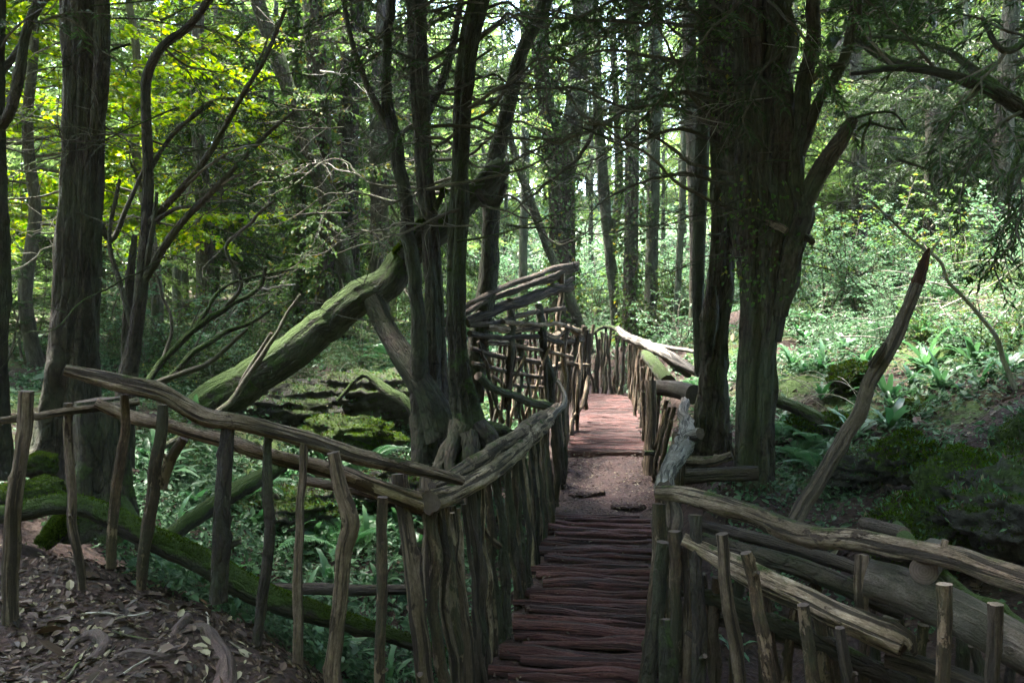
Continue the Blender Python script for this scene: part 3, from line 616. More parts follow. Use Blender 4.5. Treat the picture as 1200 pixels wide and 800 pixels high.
def spray(mbw, mbl, r, path, rad, kind, dens=1.0, size=1.0, sub=True):
    """side twigs with leaves along a limb; kind: yew | broad | layer"""
    L = np.linalg.norm(np.diff(path, axis=0), axis=1).sum(); nt = max(3, int(L / .16 * dens))
    pp = catmull(path, nt + 1); T = unit(np.gradient(pp, axis=0))
    pos = []; ax = []; nm = []
    for k in range(max(1, nt // 5), nt + 1):
        side = unit(np.cross(T[k], [0, 0, 1.0])) * (1 if k % 2 else -1)
        tl = r.uniform(.35, .8) * size * (1.15 - .6 * k / nt)
        d = unit(side * r.uniform(.5, 1) + T[k] * r.uniform(.4, .9) + [0, 0, r.uniform(-.25, .25)])
        tp = limb_path(r, pp[k], d, tl, 4, .10 if kind != 'yew' else .16, .12)
        if mbw is not None: tube(mbw, tp, np.linspace(.006, .002, 5) * (1 + size * .3), seg=3, n=5, rough=0, ends=False)
        m_ = int({'yew': 34, 'broad': 18, 'layer': 22, 'big': 9}[kind] * max(tl, .2) / .5)
        q = catmull(tp, m_ + 2)[1:]; td = unit(np.gradient(q, axis=0)); s2 = unit(np.cross(td, [0, 0, 1.0]))
        sg = np.where(np.arange(len(q)) % 2, 1., -1.)[:, None]
        pos.append(q + r.normal(0, .012, q.shape)); ax.append(unit(s2 * sg + td * .7 + r.normal(0, .3, q.shape) + np.array([0, 0, -.25])))
        nm.append(unit(np.array([0, 0, 1.0]) + r.normal(0, (.38 if kind == 'layer' else .45), q.shape)))
    pos = np.vstack(pos); ax = np.vstack(ax); nm = np.vstack(nm); n = len(pos)
    ln, wd = {'yew': (.085, .02), 'broad': (.085, .05), 'layer': (.085, .07), 'big': (.2, .12)}[kind]
    sc = r.uniform(.65, 1.25, n) * size ** .5
    leaves(mbl, pos, ax, nm, ln * sc, wd * sc, r=r, full=(kind == 'layer'), fold=.1 if kind == 'layer' else .18)

def crown(r, trunk, zlo, zhi, n, Lr, kind, dens=1.0, size=1.0, droop=.05, up=.15, rlimb=.03, az=None):
    """limbs off a trunk path between two heights -> (wood, leaves) builders"""
    w = MB(); l = MB(); tz = trunk[:, 2]
    for k in range(n):
        z = zlo + (zhi - zlo) * ((k + r.random()) / n); b = np.array([np.interp(z, tz, trunk[:, c]) for c in range(3)])
        a = r.uniform(0, 2 * PI) if az is None else r.uniform(*az)
        f = (z - zlo) / (zhi - zlo + 1e-6); L = r.uniform(*Lr) * (1 - .45 * f)
        pa = limb_path(r, b, (math.cos(a), math.sin(a), up + .5 * f * r.random()), L, 6, droop, .16)
        rl = rlimb * (L / Lr[1]); tube(w, pa, np.linspace(rl, .005, 7), seg=5, n=12, rough=.1, ends=False)
        spray(w, l, r, pa, rl, kind, dens, size)
    return w, l

def proto_tree(name, label, cat, seed, H, r0, zlo, n, Lr, kind, leafm, bark='farbark', lean=.03, dens=1.0, size=1.0, droop=.05, up=.15, seg=10):
    r = np.random.default_rng(seed); t = thing(name, label, cat)
    z = np.linspace(-.4, H, 9); tr = np.stack([np.cumsum(r.normal(0, lean, 9)), np.cumsum(r.normal(0, lean, 9)), z], 1)
    q = MB(); tube(q, tr, r0 * np.linspace(1.1, .25, 9), seg=seg, rough=.14, flare=.35, n=46)
    q.build('trunk', [M[bark], M['end']], t)
    w, l = crown(r, tr, zlo, H, n, Lr, kind, dens, size, droop, up, r0 * .28)
    q = MB()
    for s_, m_ in ((w, 0), (l, 1)):
        for v, b in zip(s_.v, s_.b): pass
    q.v = w.v + l.v; q.b = w.b + l.b; q.n = w.n + l.n
    q.q = w.q + [x + w.n for x in l.q]; q.t = w.t + [x + w.n for x in l.t]
    q.qm = w.qm + [x * 0 + 1 for x in l.qm]; q.tm = w.tm + [x * 0 + 1 for x in l.tm]
    q.build('crown', [M['twig'], M[leafm]], t, smooth=False)
    return t

def merge(w, l):
    q = MB(); q.v = w.v + l.v; q.b = w.b + l.b; q.n = w.n + l.n
    q.q = w.q + [x + w.n for x in l.q]; q.t = w.t + [x + w.n for x in l.t]
    q.qm = w.qm + [x * 0 + 1 for x in l.qm]; q.tm = w.tm + [x * 0 + 1 for x in l.tm]
    return q

def moss_fuzz(obj, count, size, name='moss', zmin=.25, material='moss', seed=1, parent=None):
    """small blades growing on the upward sides of a mesh part"""
    me = obj.data; r = np.random.default_rng(seed); me.calc_loop_triangles()
    nt = len(me.loop_triangles); ti = np.empty(nt * 3, np.int32); me.loop_triangles.foreach_get('vertices', ti); ti = ti.reshape(-1, 3)
    co = np.empty(len(me.vertices) * 3, np.float32); me.vertices.foreach_get('co', co); co = co.reshape(-1, 3)
    a, b, c = co[ti[:, 0]], co[ti[:, 1]], co[ti[:, 2]]; cr = np.cross(b - a, c - a); ar = np.linalg.norm(cr, axis=1); nn = cr / (ar[:, None] + 1e-9)
    mid = (a + b + c) / 3; pn = fbm(mid * 2.5, seed, 3)
    wgt = ar * np.clip((nn[:, 2] - zmin + 1.1 * pn), 0, 1)
    k = r.choice(nt, count, p=wgt / wgt.sum()); u = r.random((count, 2)); fl_ = u.sum(1) > 1; u[fl_] = 1 - u[fl_]
    p = a[k] + (b - a)[k] * u[:, :1] + (c - a)[k] * u[:, 1:]
    q = MB(); ax = unit(nn[k] + r.normal(0, .6, (count, 3)))
    leaves(q, p - nn[k] * .004, ax, rdir(count, r), size * r.uniform(.5, 1.3, count), size * .4, r=r)
    o = q.build(name, M[material], None, smooth=False)
    pr = parent if parent is not None else obj
    o.parent = pr; o.location = (0, 0, 0) if pr is obj else obj.location
    return o
#PART2
# ------------------------------------------------------------------ hand-built trees
def hero(name, label, cat, parts, base=None):
    t = thing(name, label, cat, tuple(P(*base)) if base else (0, 0, 0))
    for nm, rows, mm, kw in parts:
        kw = dict(kw); p, r = pth(*rows); q = MB()
        tube(q, p, r, cap=1, **{**dict(seg=12, rough=.16), **kw})
        q.build(nm, [M[mm], M['end']], t)
    return t

def boughs(t, rows_list, kind, leafm, rad=3.0, dens=1.0, size=1.0, name='bough', seed=5, barkm='twig'):
    """leafy limbs along picture rows (px, py, d)"""
    r = np.random.default_rng(seed)
    for rows in rows_list:
        p = np.array([P(*x[:3]) for x in rows]); w = MB(); l = MB()
        d = rows[0][2]; tube(w, p, np.linspace(rad, .8, len(p)) / F * d, seg=6, rough=.15, wob=.03, ends=False)
        spray(w, l, r, p, .01, kind, dens, size)
        merge(w, l).build(name, [M[barkm], M[leafm]], t, smooth=False)

def overhead(t, rows, zlo, zhi, n, Lr, kind='broad', leafm='leaf', seed=3, size=1.5, dens=.8, az=None):
    """the crown above the frame, which shades the ground below"""
    p, _ = pth(*rows); z = np.linspace(p[-1][2] - .2, zhi + .5, 6)
    r = np.random.default_rng(seed)
    tr = np.stack([p[-1][0] + np.cumsum(r.normal(0, .08, 6)), p[-1][1] + np.cumsum(r.normal(0, .08, 6)), z], 1)
    w, l = crown(r, tr, max(zlo, z[0]), zhi, n, Lr, kind, dens, size, .04, .2, .05, az)
    tube(w, tr, np.linspace(.14, .04, 6), seg=8, n=14, ends=False)
    merge(w, l).build('crown', [M['bark'], M[leafm]], t, smooth=False)

# big yew on the right
mainrows = [(882, 625, 8.5, 33.5), (883, 585, 8.5, 26), (884, 520, 8.5, 21.4), (887, 430, 8.5, 21.4), (891, 350, 8.5, 23.2), (890, 270, 8.5, 23.2), (884, 170, 8.5, 18.6), (880, 60, 8.5, 17.7), (876, -80, 8.5, 16.7), (872, -240, 8.5, 14.9)]
yr = hero('yew_tree', 'massive multi-stemmed yew with fluted bark standing right of the walkway', 'tree', [
    ('trunk', mainrows, 'yew', dict(seg=84, flute=.13, fl=7, rough=.3, flare=.25, n=200, knots=.6)),
    ('stem', [(902, 400, 8.4, 12), (909, 310, 8.35, 18), (912, 220, 8.35, 17), (913, 100, 8.35, 15), (914, 0, 8.35, 15), (910, -200, 8.35, 13)], 'yew', dict(seg=60, wob=.05, flute=.14, fl=6, rough=.3, n=160, knots=.6)),
    ('stem', [(872, 300, 8.7, 12), (860, 180, 8.8, 11), (858, 60, 8.9, 10), (850, -120, 8.9, 9)], 'yew', dict(seg=28, flute=.12, fl=5, rough=.2)),
    ('stem', [(914, 370, 8.3, 9), (928, 310, 8.2, 12), (938, 255, 8.2, 11), (934, 190, 8.2, 9), (940, 120, 8.2, 9), (950, 50, 8.2, 8), (956, -60, 8.2, 7)], 'yew', dict(seg=36, flute=.1, rough=.3, n=130, wob=.05)),
    ('limb', [(925, 300, 8.3, 10), (945, 235, 8.2, 11), (965, 195, 8.1, 11), (985, 165, 8.0, 10), (1001, 138, 7.9, 6)], 'yew', dict(seg=14, flute=.08)),
    ('limb', [(925, 220, 8.3, 7), (948, 150, 8.2, 7), (962, 115, 8.1, 6), (985, 80, 8.0, 6), (1000, 30, 8.0, 7), (1008, -40, 8.0, 7)], 'yew', dict(seg=12)),
    ('limb', [(945, 100, 8.2, 4), (970, 80, 8.0, 4), (990, 75, 7.9, 3)], 'twig', dict(seg=7)),
    ('limb', [(1000, 40, 8.0, 6), (1040, 70, 7.6, 5), (1085, 80, 7.2, 4), (1130, 95, 6.9, 3)], 'mossbark', dict(seg=9)),
    ('stub', [(900, 260, 8.2, 4), (914, 266, 8.0, 4.5), (922, 271, 7.95, 4)], 'palepost', dict(seg=9)),
    ('stub', [(935, 275, 8.2, 5), (948, 280, 8.1, 4.5), (952, 284, 8.05, 4)], 'yew', dict(seg=9)),
], (882, 625, 8.5))
TW = [[(862, 101), (830, 70), (800, 41), (736, 0)], [(866, 160), (830, 130), (790, 75), (760, 0)], [(858, 88), (780, 68), (712, 60), (680, 75), (640, 110), (590, 150), (556, 168)],
      [(860, 165), (790, 125), (735, 125), (690, 108), (620, 105), (556, 112)], [(862, 248), (820, 228), (760, 190), (700, 145), (660, 100), (640, 60)], [(858, 180), (800, 150), (745, 168), (700, 160), (650, 130)],
      [(860, 205), (812, 192), (770, 160), (720, 150), (640, 128)], [(856, 40), (800, 30), (720, 25), (640, 22), (560, 15)], [(858, 130), (810, 108), (770, 120), (715, 175), (660, 200)], [(700, 145), (680, 180), (640, 215), (610, 240)],
      [(735, 125), (700, 150), (660, 165), (620, 160)], [(860, 60), (820, 20), (780, -20)], [(850, 215), (800, 205), (740, 215), (700, 240)]]
for k, rw in enumerate(TW):
    p, r = pth(*[(a, b, 8.6 - .9 * i / len(rw) + .15 * math.sin(k * 2.1 + i), max(.8, 2.6 - .45 * i)) for i, (a, b) in enumerate(rw)])
    q = MB(); tube(q, p, r, seg=6, rough=.15, wob=.06, ends=False)
    rr = np.random.default_rng(k + 60)
    pp = catmull(p, 26)
    for i in range(3, 26, 2):                      # side twigs
        d = unit(np.array([rr.normal(-.4, .6), rr.normal(0, .6), rr.normal(-.1, .6)]))
        sp = limb_path(rr, pp[i], d, rr.uniform(.2, .8), 4, .05, .3); tube(q, sp, np.linspace(.006, .002, 5), seg=4, n=8, rough=0, ends=False)
    q.build('bare_branch', [M['twig']], yr)
for rw in ([(1000, 139), (1020, 134), (1045, 133), (1062, 150)], [(1005, 152), (1020, 145), (1040, 150), (1058, 152)], [(1052, 186), (1070, 192), (1095, 200)], [(1020, 137), (1012, 160), (1010, 180)]):
    p, r = pth(*[(a, b, 7.8, 2 - .3 * i) for i, (a, b) in enumerate(rw)]); q = MB(); tube(q, p, r, seg=6, wob=.03, ends=False); q.build('bare_branch', [M['mosslog']], yr)
overhead(yr, mainrows, 8.0, 12, 40, (3.0, 6.5), 'big', 'yewleaf', 31, 1.6, 1.7, (-PI, 0))
boughs(yr, [[(862, -60, 8.4), (790, -30, 8.0), (700, 10, 7.6), (640, 40, 7.4)], [(860, 20, 8.6), (800, -10, 9), (740, 20, 9.6), (700, 40, 10)], [(940, 20, 8.4), (990, 10, 9), (1050, 30, 9.6), (1090, 60, 10)], [(955, -40, 8.2), (1000, -10, 8), (1040, 20, 7.8)]], 'yew', 'yewleaf', 2.5, 1.2, 1.1, seed=12)

companion = [(830, 560, 9.6, 24.3), (833, 500, 9.6, 18), (837, 430, 9.6, 15.3), (843, 340, 9.6, 13.5), (846, 270, 9.6, 12.6), (846, 180, 9.6, 12.6), (840, 80, 9.6, 12.6), (832, -40, 9.6, 11.7), (826, -200, 9.6, 9.9)]
yc = hero('yew_tree', 'narrower knobbly reddish trunk close behind the left side of the massive yew', 'tree', [
    ('trunk', companion, 'yew', dict(seg=64, flute=.1, fl=5, rough=.4, flare=.3, n=180)),
    ('burl', [(834, 335, 9.5, 6), (832, 365, 9.5, 10), (829, 400, 9.5, 9), (828, 430, 9.55, 5)], 'yew', dict(seg=16, rough=.4, flute=.1)),
    ('stem', [(820, 440, 9.8, 6), (818, 340, 9.9, 7), (822, 200, 9.9, 8), (826, 60, 9.9, 8), (826, -100, 9.9, 7)], 'farbark', dict(seg=14))], (830, 560, 9.6))

# yew whose bough comes in from the right
yb = hero('yew_tree', 'overhanging dark yew bough drooping into the top right with hanging sprays', 'tree', [
    ('trunk', [(1390, 640, 6.2, 45), (1385, 500, 6.2, 34), (1370, 330, 6.1, 30), (1350, 150, 6.0, 28), (1330, -50, 6.0, 26), (1320, -250, 6.0, 22)], 'yew', dict(seg=24, flute=.1, flare=.2)),
    ('limb', [(1352, 200, 6.0, 14), (1290, 180, 5.8, 11), (1200, 128, 5.6, 9), (1150, 102, 5.5, 7.5), (1100, 85, 5.5, 5.5), (1050, 80, 5.5, 4), (996, 87, 5.5, 2.5)], 'mossbark', dict(seg=12)),
    ('limb', [(1200, 128, 5.6, 7), (1150, 90, 5.7, 6), (1110, 60, 5.8, 4), (1060, 45, 5.9, 3), (1010, 42, 6, 2)], 'mossbark', dict(seg=10)),
    ('limb', [(1270, 170, 5.7, 7), (1210, 165, 5.5, 5), (1190, 190, 5.4, 4), (1180, 240, 5.3, 2.5)], 'mossbark', dict(seg=8)),
    ('limb', [(1330, 0, 6.0, 9), (1240, 20, 5.6, 7), (1180, 60, 5.4, 4), (1150, 20, 5.3, 2.5)], 'mossbark', dict(seg=8)),
], (1390, 640, 6.2))
boughs(yb, [[(1200, 128, 5.6), (1170, 150, 5.4), (1140, 190, 5.3), (1125, 230, 5.3)], [(1230, 150, 5.6), (1200, 200, 5.4), (1180, 260, 5.4), (1165, 310, 5.4)], [(1150, 102, 5.5), (1120, 130, 5.4), (1100, 170, 5.4)], [(1100, 85, 5.5), (1070, 50, 5.4), (1040, 20, 5.4)],
    [(1250, 60, 5.5), (1200, 40, 5.3), (1150, 20, 5.2), (1090, 10, 5.2)], [(1260, 150, 5.3), (1215, 190, 5.0), (1195, 250, 5.0), (1185, 300, 5.0)], [(1180, 60, 5.4), (1150, 90, 5.3), (1130, 120, 5.3)], [(1050, 80, 5.5), (1030, 60, 5.5), (1000, 20, 5.5)], [(1240, 20, 5.6), (1180, -10, 5.5), (1110, -15, 5.5), (1040, 5, 5.5)],
    [(1290, 180, 6.4), (1230, 160, 6.6), (1170, 170, 6.9), (1120, 200, 7.2)], [(1290, 100, 6.4), (1220, 80, 6.8), (1160, 110, 7.2), (1110, 140, 7.5)]], 'yew', 'yewleaf', 2.2, 1.5, .75, seed=21)
overhead(yb, [(1320, -250, 6.0, 22)], 6.3, 10.5, 34, (3.0, 6.5), 'big', 'yewleaf', 33, 1.6, 1.7)

# tree group at the centre left
Arows = [(556, 560, 9.3, 31.4), (550, 510, 9.3, 21.4), (545, 470, 9.3, 15.7), (537, 420, 9.3, 11.4), (534, 340, 9.3, 10), (537, 250, 9.3, 10), (541, 150, 9.3, 9.24), (548, 60, 9.3, 10.8), (560, 0, 9.3, 10.8), (580, -110, 9.3, 9.24), (590, -240, 9.3, 8.57)]
ta = hero('mossy_tree', 'straight slender mossy tree rising before the branch screen from a spreading dark root mass', 'tree', [
    ('trunk', Arows, 'mossbark', dict(seg=52, flute=.14, fl=7, rough=.3, flare=.12, n=180, knots=1)),
    ('root', [(560, 500, 9.2, 12), (583, 530, 9.0, 10), (596, 565, 8.9, 7), (602, 600, 8.9, 4)], 'bark', dict(seg=16, rough=.25, wob=.05)), ('root', [(545, 500, 9.2, 13), (522, 540, 9.0, 10), (507, 580, 8.9, 7), (495, 610, 8.9, 5)], 'bark', dict(seg=16, rough=.25, wob=.05)),
    ('root', [(550, 510, 9.1, 11), (553, 550, 8.8, 9), (545, 600, 8.7, 6)], 'bark', dict(seg=16, rough=.25, wob=.05)), ('root', [(548, 490, 9.4, 10), (580, 500, 9.6, 9), (610, 515, 9.8, 6)], 'mossbark', dict(seg=14, rough=.25, wob=.05)), ('root', [(535, 495, 9.2, 8), (528, 545, 8.8, 6), (538, 590, 8.6, 4)], 'bark', dict(seg=14, rough=.25, wob=.05))], (556, 560, 9.3))
overhead(ta, Arows, 8.2, 12.5, 60, (3.0, 6.5), 'big', 'leaf', 35, 1.6, 1.9)
hero('dark_tree', 'dark upright trunk just behind the slender mossy tree, lost in shade at its foot', 'tree', [
    ('trunk', [(510, 560, 9.9, 25), (508, 500, 9.9, 18.4), (510, 420, 9.9, 12.5), (508, 330, 9.9, 9.84), (500, 230, 9.9, 9.84), (492, 120, 9.9, 10.5), (488, 40, 9.9, 11.1), (485, -60, 9.9, 10.5), (480, -250, 9.9, 8.56)], 'bark', dict(seg=52, flute=.1, rough=.28, flare=.3, n=170, knots=1)),
    ('limb', [(492, 150, 9.9, 6), (520, 90, 10.2, 5), (535, 30, 10.4, 4), (545, -40, 10.6, 4)], 'bark', dict(seg=9))], (510, 560, 9.9))
hero('dark_tree', 'crooked thin dark trunk bending left beside the leaning mossy trunk', 'tree', [
    ('trunk', [(498, 540, 9.6, 17.7), (494, 470, 9.6, 13.6), (487, 370, 9.6, 8.84), (482, 290, 9.6, 8.16), (476, 230, 9.6, 8.16), (464, 185, 9.6, 8.16), (453, 120, 9.6, 6.8), (455, 50, 9.6, 5.44), (460, -40, 9.6, 5.44), (470, -200, 9.6, 4.76)], 'bark', dict(seg=18, n=100, wob=.05)),
    ('limb', [(456, 150, 9.6, 5), (430, 100, 9.5, 4), (410, 40, 9.4, 3), (400, -20, 9.4, 3)], 'bark', dict(seg=8))], (498, 540, 9.6))
tsl = hero('mossy_tree', 'slanting thin dark trunk leaning right above the left end of the branch screen', 'tree', [
    ('trunk', [(552, 470, 10.6, 16), (562, 390, 10.6, 13), (573, 320, 10.6, 11), (575, 270, 10.6, 10), (578, 200, 10.6, 10), (592, 140, 10.6, 9), (612, 60, 10.6, 8), (640, 0, 10.6, 7), (670, -120, 10.6, 6)], 'mossbark', dict(seg=14, n=90))], (552, 470, 10.6))
boughs(ta, [[(545, 60, 9.3), (600, 20, 9.6), (660, 15, 10), (720, 40, 10.5)], [(541, 130, 9.3), (590, 110, 9.8), (640, 70, 10.4), (690, 80, 11)], [(560, 0, 9.3), (520, 10, 9.0), (470, 30, 8.8), (420, 60, 8.6)], [(548, 40, 9.3), (500, 70, 8.9), (450, 60, 8.6), (400, 100, 8.4)], [(541, 150, 9.3), (510, 170, 9.0), (480, 150, 8.8), (440, 190, 8.7)], [(570, -40, 9.3), (630, -20, 9.8), (700, -10, 10.4), (760, 30, 11)], [(560, -30, 9.3), (480, -20, 9), (400, 10, 8.8), (340, 40, 8.7)]], 'yew', 'yewleaf', 2.2, 1.0, .9, seed=61)
rr = np.random.default_rng(640)
for k in range(26):
    y0 = rr.uniform(-20, 260); d0 = rr.uniform(8.6, 11.5); x0 = np.interp(y0, [-20, 260], [560, 537]) if k % 2 else np.interp(y0, [-20, 260], [488, 503]); sg = 1 if rr.random() < .5 else -1
    ln = rr.uniform(70, 230); rw = [(x0 + sg * ln * t, y0 + ln * t * rr.uniform(-.5, .15) + 25 * math.sin(3 * t + k), d0 + t * rr.uniform(-.8, .8), max(.7, 2.4 - 2 * t)) for t in (0, .25, .5, .75, 1)]
    pq, r_ = pth(*rw); q = MB(); tube(q, pq, r_, seg=6, rough=.15, wob=.06, ends=False, knots=0); pp = catmull(pq, 22)
    for i in range(3, 22, 2):
        sp = limb_path(rr, pp[i], unit(np.array([sg * .6 + rr.normal(0, .5), rr.normal(0, .5), rr.normal(0, .5)])), rr.uniform(.2, .9), 4, .05, .3); tube(q, sp, np.linspace(.006, .002, 5), seg=4, n=8, rough=0, ends=False, knots=0)
    q.build('bare_branch', [M['twig']], ta)
overhead(tsl, [(670, -120, 10.6, 6)], 8.6, 12.5, 36, (2.5, 5.0), 'big', 'leaf', 39, 1.6, 1.7)
def twigs(t, n, xs, ys, ds, seed, r0=1.5):
    rr = np.random.default_rng(seed)
    for k in range(n):
        x0, y0, d0 = rr.uniform(*xs), rr.uniform(*ys), rr.uniform(*ds); sg = 1 if rr.random() < .5 else -1; ln = rr.uniform(80, 260) * 9 / d0; sl = rr.uniform(-.55, .5)
        rw = [(x0 + sg * ln * u, y0 + ln * u * sl + rr.uniform(10, 45) * u * u + 10 * math.sin(4 * u + k), d0 + u * rr.uniform(-.9, .9), max(.45, r0 * rr.uniform(.5, 1.2) * (1 - .8 * u))) for u in (0, .25, .5, .75, 1)]
        pq, r_ = pth(*rw); q = MB(); tube(q, pq, r_, seg=5, rough=.15, wob=.08, ends=False, knots=0); pp = catmull(pq, 24)
        for i in range(3, 24, 2):
            sp = limb_path(rr, pp[i], unit(np.array([sg * .5 + rr.normal(0, .6), rr.normal(0, .5), rr.normal(-.1, .5)])), rr.uniform(.15, .8), 4, .08, .3); tube(q, sp, np.linspace(.0045, .0015, 5), seg=4, n=8, rough=0, ends=False, knots=0)
        q.build('bare_branch', [M[('twig', 'twig', 'bark', 'palewig', 'mossbark')[int(rr.integers(5))]]], t)
twigs(ta, 20, (520, 600), (-10, 300), (8.8, 10.5), 801)
tl = hero('leaning_trunk', 'thick fallen trunk leaning diagonally with bright moss along its upper side', 'fallen trunk', [
    ('trunk', [(215, 500, 9.8, 23.4), (250, 472, 9.9, 25.2), (310, 432, 10.0, 22.5), (380, 380, 10.1, 20.7), (435, 337, 10.1, 19.8), (480, 297, 10.1, 17.1), (525, 260, 10.1, 15.3), (560, 224, 10.1, 14.4), (583, 200, 10.1, 13.5), (590, 190, 10.1, 9)], 'mosslog', dict(seg=56, n=200, rough=.1, wob=.08, knots=2)),
    ('prop_limb', [(520, 510, 9.6, 25.5), (498, 458, 9.6, 17), (478, 425, 9.7, 14.4), (455, 388, 9.9, 12.8), (436, 350, 10.0, 11.9)], 'bark', dict(seg=18)),
    ('branch', [(470, 300, 10.0, 8), (500, 260, 9.9, 5), (520, 225, 9.9, 3)], 'bark', dict(seg=8)), ('branch', [(560, 225, 10, 7), (580, 240, 9.9, 6), (592, 215, 9.9, 4)], 'bark', dict(seg=8)), ('branch', [(280, 455, 9.8, 4), (300, 420, 9.5, 3), (318, 390, 9.4, 2)], 'twig', dict(seg=6))], (250, 490, 9.9))
moss_fuzz(tl.children[0], 52000, .045, seed=4, parent=tl, zmin=.2)
for rw in ([(180, 530, 8.4, 3), (230, 500, 8.8, 5), (270, 470, 9.2, 4), (310, 410, 9.3, 3), (335, 370, 9.4, 2), (352, 345, 9.4, 1.5)],):
    tag(stick(None, 'dead_branch', rw, 'twig', 7, .15, .04), 'thin brown dead branch propped against the foot of the leaning mossy trunk', 'branch')

# left foreground trees
L1 = [(72, 570, 7.0, 42.2), (76, 520, 7.0, 31.7), (80, 460, 7.0, 25.5), (86, 380, 7.0, 22.9), (92, 300, 7.0, 22), (95, 200, 7.0, 20.2), (98, 100, 7.0, 22), (100, 0, 7.0, 22.9), (104, -150, 7.0, 21.1), (108, -330, 7.0, 17.6)]
t1 = hero('dark_tree', 'tall dark tree with flaky bark and a mossy foot at the left of the picture', 'tree', [
    ('trunk', L1, 'bark', dict(seg=72, flute=.06, rough=.3, flare=.35, n=200, knots=1)), ('stem', [(108, 180, 6.95, 6), (118, 110, 6.9, 9), (120, 40, 6.9, 9), (118, -60, 6.9, 8)], 'bark', dict(seg=12)),
    ('limb', [(100, 210, 7, 4), (128, 280, 7.2, 3.5), (150, 240, 7.3, 3), (172, 190, 7.4, 2)], 'twig', dict(seg=7))], (72, 570, 7.0))
overhead(t1, L1, 7.4, 11.5, 54, (3.0, 6.5), 'big', 'yewleaf', 37, 1.6, 1.9)
t0 = hero('dark_tree', 'black forked trunk cut by the left edge of the picture', 'tree', [
    ('trunk', [(-12, 560, 6.2, 22), (-6, 430, 6.2, 13), (0, 320, 6.2, 11), (-3, 200, 6.2, 10), (-6, 100, 6.2, 10), (-4, 0, 6.2, 10), (-4, -200, 6.2, 9)], 'bark', dict(seg=16, flare=.3, n=80)),
    ('limb', [(-2, 150, 6.2, 7), (12, 130, 6.1, 6), (22, 90, 6.1, 6), (30, 40, 6.1, 5), (52, -20, 6.1, 4)], 'bark', dict(seg=10)), ('limb', [(-5, 90, 6.2, 5), (20, 60, 6.3, 4), (40, 20, 6.3, 3), (70, -20, 6.4, 3)], 'twig', dict(seg=8))], (-12, 560, 6.2))
boughs(t0, [[(30, 40, 6.1), (60, 20, 6.2), (90, 30, 6.4), (120, 60, 6.6)], [(0, 60, 6.2), (20, 30, 6), (50, 10, 5.8)]], 'yew', 'yewleaf', 2, .8, .8, seed=41)
T2 = [(140, 545, 6.5, 16.2), (146, 480, 6.5, 11.7), (150, 440, 6.5, 10.8), (160, 380, 6.5, 8.1), (169, 300, 6.5, 7.2), (174, 210, 6.5, 6.3), (171, 130, 6.5, 5.85), (172, 90, 6.5, 5.4), (190, 55, 6.4, 4.95), (222, 30, 6.4, 4.5), (247, -5, 6.3, 4.05), (270, -60, 6.3, 3.6)]
t2 = hero('young_yew', 'slim bare-limbed yew with long slanting branches behind the left fence', 'tree', [
    ('trunk', T2, 'bark', dict(seg=14, n=100, flare=.2)), ('stem', [(148, 480, 6.6, 7), (148, 400, 6.7, 5.5), (152, 330, 6.7, 5), (158, 275, 6.7, 3)], 'bark', dict(seg=9)), ('stem', [(170, 320, 6.5, 4), (180, 260, 6.4, 3), (184, 225, 6.4, 2)], 'bark', dict(seg=8)),
    ('limb', [(174, 262, 6.5, 4.5), (212, 222, 6.3, 4), (245, 180, 6.2, 3.5), (285, 110, 6.1, 3), (310, 70, 6.0, 2.5), (335, 10, 6.0, 2)], 'bark', dict(seg=9)), ('limb', [(168, 330, 6.5, 5), (208, 267, 6.3, 4.5), (255, 218, 6.2, 3.5), (310, 160, 6.1, 2.5), (345, 130, 6.0, 1.8)], 'bark', dict(seg=9)),
    ('limb', [(175, 200, 6.5, 3), (205, 155, 6.5, 2.5), (250, 120, 6.5, 2)], 'bark', dict(seg=7)), ('limb', [(184, 258, 6.4, 3), (205, 245, 6.3, 2.5), (222, 242, 6.2, 2)], 'bark', dict(seg=7)), ('limb', [(160, 400, 6.5, 4), (140, 330, 6.6, 3), (128, 280, 6.7, 2.5), (140, 210, 6.8, 2)], 'bark', dict(seg=7))], (140, 545, 6.5))
boughs(t2, [[(212, 222, 6.3), (250, 190, 6.1), (300, 170, 6.0), (340, 175, 5.9)], [(245, 180, 6.2), (270, 130, 6.1), (300, 100, 6.1), (345, 85, 6.1)], [(285, 110, 6.1), (310, 60, 6), (330, 20, 6)], [(255, 218, 6.2), (300, 200, 6.1), (340, 205, 6.1)], [(205, 155, 6.5), (250, 120, 6.5), (300, 115, 6.6)], [(222, 30, 6.4), (260, 40, 6.5), (300, 60, 6.6)], [(190, 55, 6.4), (220, 80, 6.5), (260, 85, 6.6)]], 'yew', 'yewleaf', 1.6, .8, .7, seed=43)
twigs(t2, 14, (150, 210), (20, 330), (6.2, 8.5), 802, 1.3); twigs(t1, 8, (80, 110), (0, 300), (6.6, 8), 803, 1.3)
